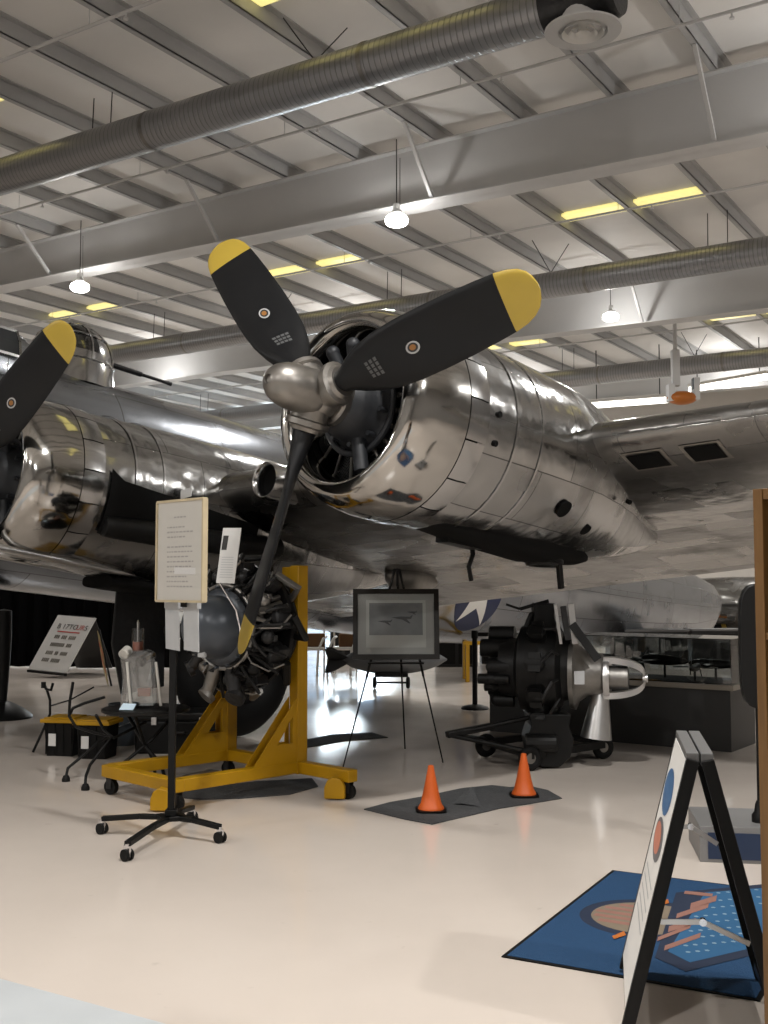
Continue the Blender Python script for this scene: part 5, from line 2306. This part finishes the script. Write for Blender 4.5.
# ---------------------------------------------------------------- tall oak bookcase at the right edge
bt = at(752.5, 489, 3.05)
bf = V3(bt.x, bt.y, 0)
bd_ = dirv(.80, -.60)           # along its front, towards the camera
bk = Vector((-bd_.y, bd_.x, 0))
Hk = bt.z
root = empty('bookcase', bf, 'tall oak bookcase with dark interior cut by the right picture edge', 'bookcase')
Wk, Dk = .85, .30


def bs(a, b, z):
    return bf + bd_ * a + bk * b + Z * z


def bbox(mb, a0, a1, b0, b1, z0, z1):
    mb.hexa([bs(a0, b0, z0), bs(a1, b0, z0), bs(a1, b1, z0), bs(a0, b1, z0), bs(a0, b0, z1), bs(a1, b0, z1), bs(a1, b1, z1), bs(a0, b1, z1)])


for a0, a1 in ((0, .026), (Wk - .026, Wk)):
    mb = MB()
    bbox(mb, a0, a1, 0, Dk, 0, Hk)
    wp(mb, 'side_panel', WOOD, root, 0, .002)
for z0, z1, nm in ((Hk - .03, Hk, 'top'), (.06, .085, 'shelf'), (.48, .505, 'shelf'), (.96, .985, 'shelf'), (1.40, 1.42, 'shelf')):
    mb = MB()
    bbox(mb, .026, Wk - .026, .004, Dk, z0, z1)
    wp(mb, nm, WOOD, root, 0, .002)
mb = MB()
bbox(mb, .026, Wk - .026, Dk - .012, Dk, 0, Hk - .03)
wp(mb, 'back_panel', mat('dark_back_panel', (.02, .014, .01), .6), root, 0)
rb = random.Random(4)
BK = [mat('book_%d' % i, c, .55) for i, c in enumerate(((.02, .02, .025), (.03, .02, .02), (.02, .03, .04), (.05, .045, .04)))]
bl = ('black book standing at the left end of the bookcase shelf', 'dark brown book second from the left on the bookcase shelf', 'dark blue book third from the left on the bookcase shelf', 'grey book fourth from the left on the bookcase shelf')
x = .03
for i in range(4):
    w1 = rb.uniform(.018, .03)
    mb = MB()
    bbox(mb, x, x + w1, .06, .24, .987, .987 + rb.uniform(.22, .28))
    o = mb.build('book', BK[i], smooth=0, bevel=.003)
    tag(o, bl[i], 'book', 'books in the bookcase')
    x += w1 + .003

# ---------------------------------------------------------------- plinth with blue panel and black pole display behind the board
pc = fl(700, 862)
root = empty('plinth', pc, 'low grey plinth with a dark blue front panel near the bookcase', 'plinth')
fd = dirv(1, -.16)
fk = Vector((-fd.y, fd.x, 0))


def ps(a, b, z):
    return pc + fd * a + fk * b + Z * z


def pbox(mb, a0, a1, b0, b1, z0, z1):
    mb.hexa([ps(a0, b0, z0), ps(a1, b0, z0), ps(a1, b1, z0), ps(a0, b1, z0), ps(a0, b0, z1), ps(a1, b0, z1), ps(a1, b1, z1), ps(a0, b1, z1)])


mb = MB()
pbox(mb, 0, .75, 0, .55, 0, .20)
wp(mb, 'block', GREYPLINTH, root, 0, .004)
mb = MB()
pbox(mb, .045, .72, -.004, .002, .02, .165)
wp(mb, 'front_panel', BLUE, root, 0)
po = ps(.36, .16, .20)
root = empty('pole_display', po, 'tall narrow black padded panel on a pole standing on the grey plinth', 'display')
mb = MB()
mb.lathe([(0, .05), (.04, .05), (.06, .035), (.10, .03), (.12, .022)], po, Z, 20)
wp(mb, 'pole_foot', BLACK, root)
mb = MB()
mb.cyl(po + Z * .1, po + Z * .85, .018, n=14)
wp(mb, 'pole', BLACK, root)
mb = MB()
pr = []
for k in range(24):
    a = 2 * PI * k / 24
    pr.append((.16 * math.copysign(abs(math.cos(a)) ** .5, math.cos(a)) * (1 - .12 * math.sin(a) * 0), .36 * math.copysign(abs(math.sin(a)) ** .4, math.sin(a))))
mb.prism(pr, frame_mat(po + V3(.06, .02, 1.0), (1, -.1, 0), (0, 0, 1)), .06)
wp(mb, 'padded_panel', BLACKMETAL, root, 30, .01)

# ---------------------------------------------------------------- far things under the aircraft
# white folded notice board far left
Ys = 18.6
q = [at(58, 615, Ys + .3), at(94, 617, Ys), at(66, 673, Ys - .2), at(28, 669, Ys + .1)]
root = empty('notice_sign', V3(q[3].x, q[3].y, 0), 'white folded floor sign with black and red lettering under the left engine', 'sign')
Ms = frame_mat(q[3], q[2] - q[3], q[0] - q[3])
sx_, sy_ = (q[2] - q[3]).length, (q[0] - q[3])
sh = (Ms.to_3x3().inverted() @ sy_)
shx, shy = sh.x, sh.y


def sp2(u, v, z):
    return Ms @ V3(u * sx_ + v * shx, v * shy, z)


mb = MB()
mb.hexa([sp2(0, 0, -.02), sp2(1, 0, -.02), sp2(1, 1, -.02), sp2(0, 1, -.02), sp2(0, 0, 0), sp2(1, 0, 0), sp2(1, 1, 0), sp2(0, 1, 0)])
wp(mb, 'front_leaf', PAPER, root, 0)
mb = MB()
bk_ = [at(94, 617, Ys), at(58, 615, Ys + .3), at(76, 668, Ys + 1.0), at(112, 668, Ys + .7)]
mb.hexa([p + V3(0, .02, 0) for p in bk_] + [p + V3(0, .05, 0) for p in bk_])
wp(mb, 'back_leaf', DARKGREY, root, 0)
mb = MB()
mb.bar(q[3] - Z * .03, q[2] - Z * .03, .05, .04)
wp(mb, 'bottom_rail', BLACKMETAL, root, 0)
xa, ya = (Ms.to_3x3() @ V3(1, 0, 0)), (sp2(0, 1, 0) - sp2(0, 0, 0)).normalized()


def stext(t, u, v, size, nm, m):
    za = xa.cross(ya).normalized()
    M = Matrix((xa, ya, za)).transposed().to_4x4()
    M.translation = sp2(u, v, .004)
    mb = MB()
    add_mesh(mb, text_mesh(t, size, M, .001))
    return wp(mb, nm, m, root, 0)


stext('B 17', .30, .80, .13, 'title_lettering', INK)
stext('TO', .575, .80, .13, 'title_lettering', INK)
stext('UR', .755, .80, .13, 'title_lettering', REDINK)
stext('S', .90, .80, .13, 'title_lettering', INK)
mb = MB()
mb.hexa([sp2(.22, .70, .002), sp2(.80, .70, .002), sp2(.80, .72, .002), sp2(.22, .72, .002), sp2(.22, .70, .005), sp2(.80, .70, .005), sp2(.80, .72, .005), sp2(.22, .72, .005)])
wp(mb, 'underline', REDINK, root, 0)
mb = MB()
rs = random.Random(8)
for v, groups in ((.58, (3, 3, 4)), (.44, (8, 3)), (.29, (4, 2, 4)), (.16, (4, 5))):
    u = .22
    for g in groups:
        for k in range(g):
            u1 = u + .038
            mb.face(mb.verts([sp2(u, v, .004), sp2(u1, v, .004), sp2(u1, v + .065, .004), sp2(u, v + .065, .004)]))
            u += .046
        u += .05
wp(mb, 'small_lettering', mat('sign_grey_ink', (.16, .15, .13), .6), root, 0)
# coloured leaflet behind it
mb = MB()
L = [at(97, 630, 17.2), at(101, 640, 17.2), at(109, 690, 17.0), at(103, 668, 17.2)]
lf = empty('flag_banner', V3(L[2].x, L[2].y, 0), 'narrow yellow and pink banner hanging beside the white floor sign', 'banner')
mb.face(mb.verts(L))
mb.face(mb.verts([p + V3(.0, .02, 0) for p in reversed(L)]))
wp(mb, 'cloth', mat('pale_yellow_cloth', (.50, .42, .22), .7), lf, 0)
mb = MB()
mb.cyl(V3(L[2].x + .03, L[2].y + .03, 0), V3(L[0].x + .03, L[0].y + .03, L[0].z), .015, n=8)
wp(mb, 'staff', BLACKMETAL, lf)
mb = MB()
for t0, t1, m_ in ((.25, .40, 0), (.6, .75, 0)):
    a, b = L[0].lerp(L[3], t0), L[1].lerp(L[2], t0)
    a2, b2 = L[0].lerp(L[3], t1), L[1].lerp(L[2], t1)
    mb.face(mb.verts([p + V3(0, -.01, 0) for p in (a, b, b2, a2)]))
wp(mb, 'pink_patch', mat('pink_cloth', (.5, .16, .10), .7), lf, 0)
# low beige step the sign stands behind, black sheet added beyond it for the shaded dark
mb = MB()
a, b = at(18, 690, 17.0), at(118, 690, 17.0)
fa = fl(-60, 690)
fb = fl(140, 690)
# (dark backdrop sheet)
cl = empty('backdrop', V3((fl(-80, 672).x + fl(160, 672).x) / 2, 20.5, 0), 'black curtain standing in for shade and dark clutter beyond the fuselage at the far left', 'backdrop')
mb = MB()
x0, x1 = -12.5, -3.9
N_ = 90
f0 = mb.verts([V3(x0 + (x1 - x0) * i / N_, 20.6 + .8 * (1 - i / N_) + .09 * math.sin(i * 1.9), .02) for i in range(N_ + 1)])
f1_ = mb.verts([V3(x0 + (x1 - x0) * i / N_, 20.6 + .8 * (1 - i / N_) + .07 * math.sin(i * 1.9 + .3), 3.6) for i in range(N_ + 1)])
for i in range(N_):
    mb.face([f0[i], f0[i + 1], f1_[i + 1], f1_[i]])
wp(mb, 'cloth', DARKWALL, cl, 60)
mb = MB()
mb.cyl(V3(x0, 21.4, 3.62), V3(x1, 20.6, 3.62), .025, n=10)
wp(mb, 'rail', BLACKMETAL, cl)
for x, y in ((x0, 21.45), (x1, 20.65), ((x0 + x1) / 2, 21.05)):
    mb = MB()
    mb.cyl(V3(x, y, 0), V3(x, y, 3.62), .025, n=10)
    wp(mb, 'rail_post', BLACKMETAL, cl)

# two brown chairs far away
for i, (px, lb) in enumerate(((312, 'brown seated chair with white frame beyond the yellow stand, left of the two'), (345, 'brown seated chair with white frame beyond the yellow stand, right of the two'))):
    f = fl(px, 674)
    root = empty('chair', f, lb, 'chair', 'brown and white chairs far away')
    mb = MB()
    mb.box(f + V3(0, 0, .45), (.44, .42, .05))
    wp(mb, 'seat', WHITE, root, 0, .015)
    mb = MB()
    mb.box(f + V3(.06, -.05, .56), (.34, .05, .30))
    wp(mb, 'backrest', BROWN, root, 0, .03)
    for sx in (-.2, .2):
        mb = MB()
        mb.tube([f + V3(sx - .1, -.22, 0), f + V3(sx - .08, -.2, .42), f + V3(sx, -.12, .62), f + V3(sx + .04, .18, .64)], .022, 8)
        wp(mb, 'arm', WHITE, root)
        mb = MB()
        mb.tube([f + V3(sx, .2, 0), f + V3(sx, .2, .62), f + V3(sx, .2, .9)], .016, 8)
        wp(mb, 'leg', WHITE, root)
# bomb on a little dolly behind the easel
f = fl(388, 688)
bo = f + V3(.05, 0, 0)
root = empty('bomb_dolly', f, 'grey bomb shape on a small two-wheeled dolly behind the easel', 'dolly')
mb = MB()
rings = []
for k in range(13):
    t = k / 12
    r = .22 * math.sin(PI * min(1, t * 1.02)) ** .55 if 0 < t < 1 else .01
    rings.append([bo + V3(-.75 + 1.6 * t, .1 * t, .42) + Vector((0, r * math.cos(2 * PI * j / 18), r * math.sin(2 * PI * j / 18))) for j in range(18)])
mb.loft(rings)
wp(mb, 'bomb', mat('bomb_grey', (.10, .105, .11), .5), root, 60)
for s in (-1, 1):
    mb = MB()
    mb.prism([(0, 0), (-.35, .25), (-.45, .25), (-.4, 0), (-.45, -.25), (-.35, -.25)], frame_mat(bo + V3(-.55, 0, .42), (1, 0, 0), (0, .7 * s, .7)), .01)
    wp(mb, 'tail_fin', DARKGREY, root, 0)
for s in (-.25, .25):
    mb = MB()
    mb.torus(bo + V3(s, -.1, .09), (1, 0, 0), .06, .03, 20, 8)
    wp(mb, 'wheel', RUBBER, root)
mb = MB()
mb.cyl(bo + V3(-.28, -.1, .09), bo + V3(.28, -.1, .09), .015)
mb.box(bo + V3(0, 0, .2), (.5, .2, .06))
wp(mb, 'cradle', BLACKMETAL, root, 0)
# yellow work frame and low dark cabinets far behind the belt post
f = fl(483, 682)
root = empty('work_frame', f, 'low yellow work frame far behind the belt post', 'frame')
for a, b in ((V3(-.25, 0, 0), V3(-.25, 0, .62)), (V3(.30, 0, 0), V3(.30, 0, .62)), (V3(-.32, 0, .62), V3(.9, .1, .62)), (V3(-.25, .6, 0), V3(-.25, .6, .62)), (V3(-.25, 0, .62), V3(-.25, .6, .62))):
    mb = MB()
    mb.bar(f + a, f + b, .06, .06, (1, .2, 0))
    wp(mb, 'bar', YELLOW, root, 0)
for i, (px0, px1, py, h, lb) in enumerate(((436, 478, 667, .55, 'low dark cabinet under the star insignia'), (482, 545, 664, .5, 'low dark cabinet behind the yellow work frame'), (330, 356, 662, .6, 'low dark cabinet far beyond the brown chairs'))):
    a, b = fl(px0, py), fl(px1, py)
    root = empty('cabinet', (a + b) / 2, lb, 'cabinet', 'low dark cabinets far away')
    mb = MB()
    mb.box((a + b) / 2 + V3(0, .3, h / 2), ((b - a).length, .5, h))
    wp(mb, 'body', DARKGREY, root, 0, .01)
    mb = MB()
    mb.box((a + b) / 2 + V3(0, .29, h + .02), ((b - a).length + .06, .56, .04))
    wp(mb, 'top', GREYPLINTH, root, 0, .005)
    mb = MB()
    n_ = max(2, int((b - a).length / .6))
    for k in range(n_):
        x = a.x + (b.x - a.x) * (k + .5) / n_
        mb.box(V3(x, a.y + .045, h * .5), ((b - a).length / n_ - .06, .02, h * .8))
    wp(mb, 'door_panel', BLACKMETAL, root, 0)

for px0, px1, py, lb in ((610, 690, 663, 'dark cabinet added for clutter beyond the display case, left part'), (692, 775, 662, 'dark cabinet added for clutter beyond the display case, right part')):  # cabinets added to stand in for unclear dark clutter
    a, b = fl(px0, py), fl(px1, py)
    root = empty('cabinet', (a + b) / 2, lb, 'cabinet', 'dark cabinets added for clutter beyond the display case')
    mb = MB()
    h = .62
    mb.box((a + b) / 2 + V3(0, .3, h / 2), ((b - a).length - .04, .5, h))
    wp(mb, 'body', DARKGREY, root, 0, .01)
    mb = MB()
    mb.box((a + b) / 2 + V3(0, .29, h + .02), ((b - a).length, .56, .04))
    wp(mb, 'top', GREYPLINTH, root, 0, .005)
    for k in range(3):
        mb = MB()
        x = a.x + (b.x - a.x) * (k + .5) / 3
        mb.box(V3(x, a.y + .045, h * .5), ((b - a).length / 3 - .08, .02, h * .8))
        wp(mb, 'door_panel', BLACKMETAL, root, 0)
# second silver aircraft added far right, standing in for dark clutter
Yb = 32.0
bA, bB = at(585, 606, Yb + 2), at(790, 606, Yb - 2)
root = empty('filler_airplane', V3((bA.x + bB.x) / 2, Yb, 0), 'second dull silver airplane added for dark clutter far right behind the display case', 'airplane')
dx_ = (bB - bA).normalized()
sd = dx_.cross(Z).normalized()
mb = MB()
rings = []
L_ = (bB - bA).length
for t, r in ((0, .05), (.03, .22), (.2, .5), (.5, .78), (.75, .82), (.92, .8), (1.0, .7), (1.02, .3)):
    rings.append([bA + dx_ * L_ * t + (sd * math.cos(2 * PI * k / 28) + Z * math.sin(2 * PI * k / 28)) * r for k in range(28)])
mb.loft(rings)
wp(mb, 'fuselage', ALU_WING, root, 60)
mb = MB()
secs = []
for q, c_ in ((-.6, 2.4), (1.5, 2.2), (4.5, 1.6), (5.6, 1.0)):
    o_ = bA + dx_ * L_ * .62 + sd * q + Z * (-.45 + .05 * abs(q))
    secs.append([o_ + dx_ * (c_ / 2 * math.cos(2 * PI * k / 16)) + Z * (.14 * math.sin(2 * PI * k / 16)) for k in range(16)])
mb.loft(secs)
wp(mb, 'wing', ALU_WING, root, 50)
mb = MB()
mb.prism([(0, 0), (1.5, 0), (.5, 1.25), (.05, 1.25)], frame_mat(bA + dx_ * .1 + Z * .2 - sd * .04, dx_, Z), .08)
wp(mb, 'tail_fin', ALU_WING, root, 0, .02)
for q in (.9, -.9):
    mb = MB()
    b_ = bA + dx_ * L_ * .7 + sd * q
    mb.cyl(V3(b_.x, b_.y, .3), V3(b_.x, b_.y, b_.z - .35), .07)
    lg = wp(mb, 'gear_leg', STEEL, root)
    mb = MB()
    mb.torus(V3(b_.x, b_.y, .33), sd, .22, .11, 28, 10)
    wp(mb, 'wheel', RUBBER, root)
mb = MB()
rr = random.Random(2)
for k in range(9):
    t = .64 + .014 * k
    a_ = rr.uniform(-.95, -.1)
    o_ = bA + dx_ * L_ * t + (sd * math.cos(a_) + Z * math.sin(a_)) * .83
    tn = (-sd * math.sin(a_) + Z * math.cos(a_))
    mb.mi = k % 2
    mb.hexa([o_ + dx_ * sx * .10 + tn * sy * .08 + sd * sz for sz in (0, .02) for sx, sy in ((-1, -1), (1, -1), (1, 1), (-1, 1))])
wp(mb, 'painted_art', [mat('art_orange', (.42, .17, .05), .5), mat('art_yellow', (.45, .32, .06), .5)], root, 0, label='small orange and yellow painted patches on the side')
# ================================================================== LIGHT
w = bpy.data.worlds.new('sky')
sc.world = w
w.use_nodes = True
bg = w.node_tree.nodes['Background']
bg.inputs['Color'].default_value = (.52, .74, 1.0, 1)
bg.inputs['Strength'].default_value = SKY_S
sc.view_settings.view_transform = 'Standard'
sc.view_settings.look = 'None'
sc.view_settings.gamma = 1
sc.view_settings.use_curve_mapping = False
sc.view_settings.exposure = EXPO
sc.cycles.use_denoising = True
sc.cycles.max_bounces = 10
sc.cycles.diffuse_bounces = 5
sc.cycles.glossy_bounces = 5
sc.cycles.transmission_bounces = 4
sc.cycles.transparent_max_bounces = 12
sc.cycles.sample_clamp_indirect = 6.0
sc.cycles.caustics_reflective = False
sc.cycles.caustics_refractive = False
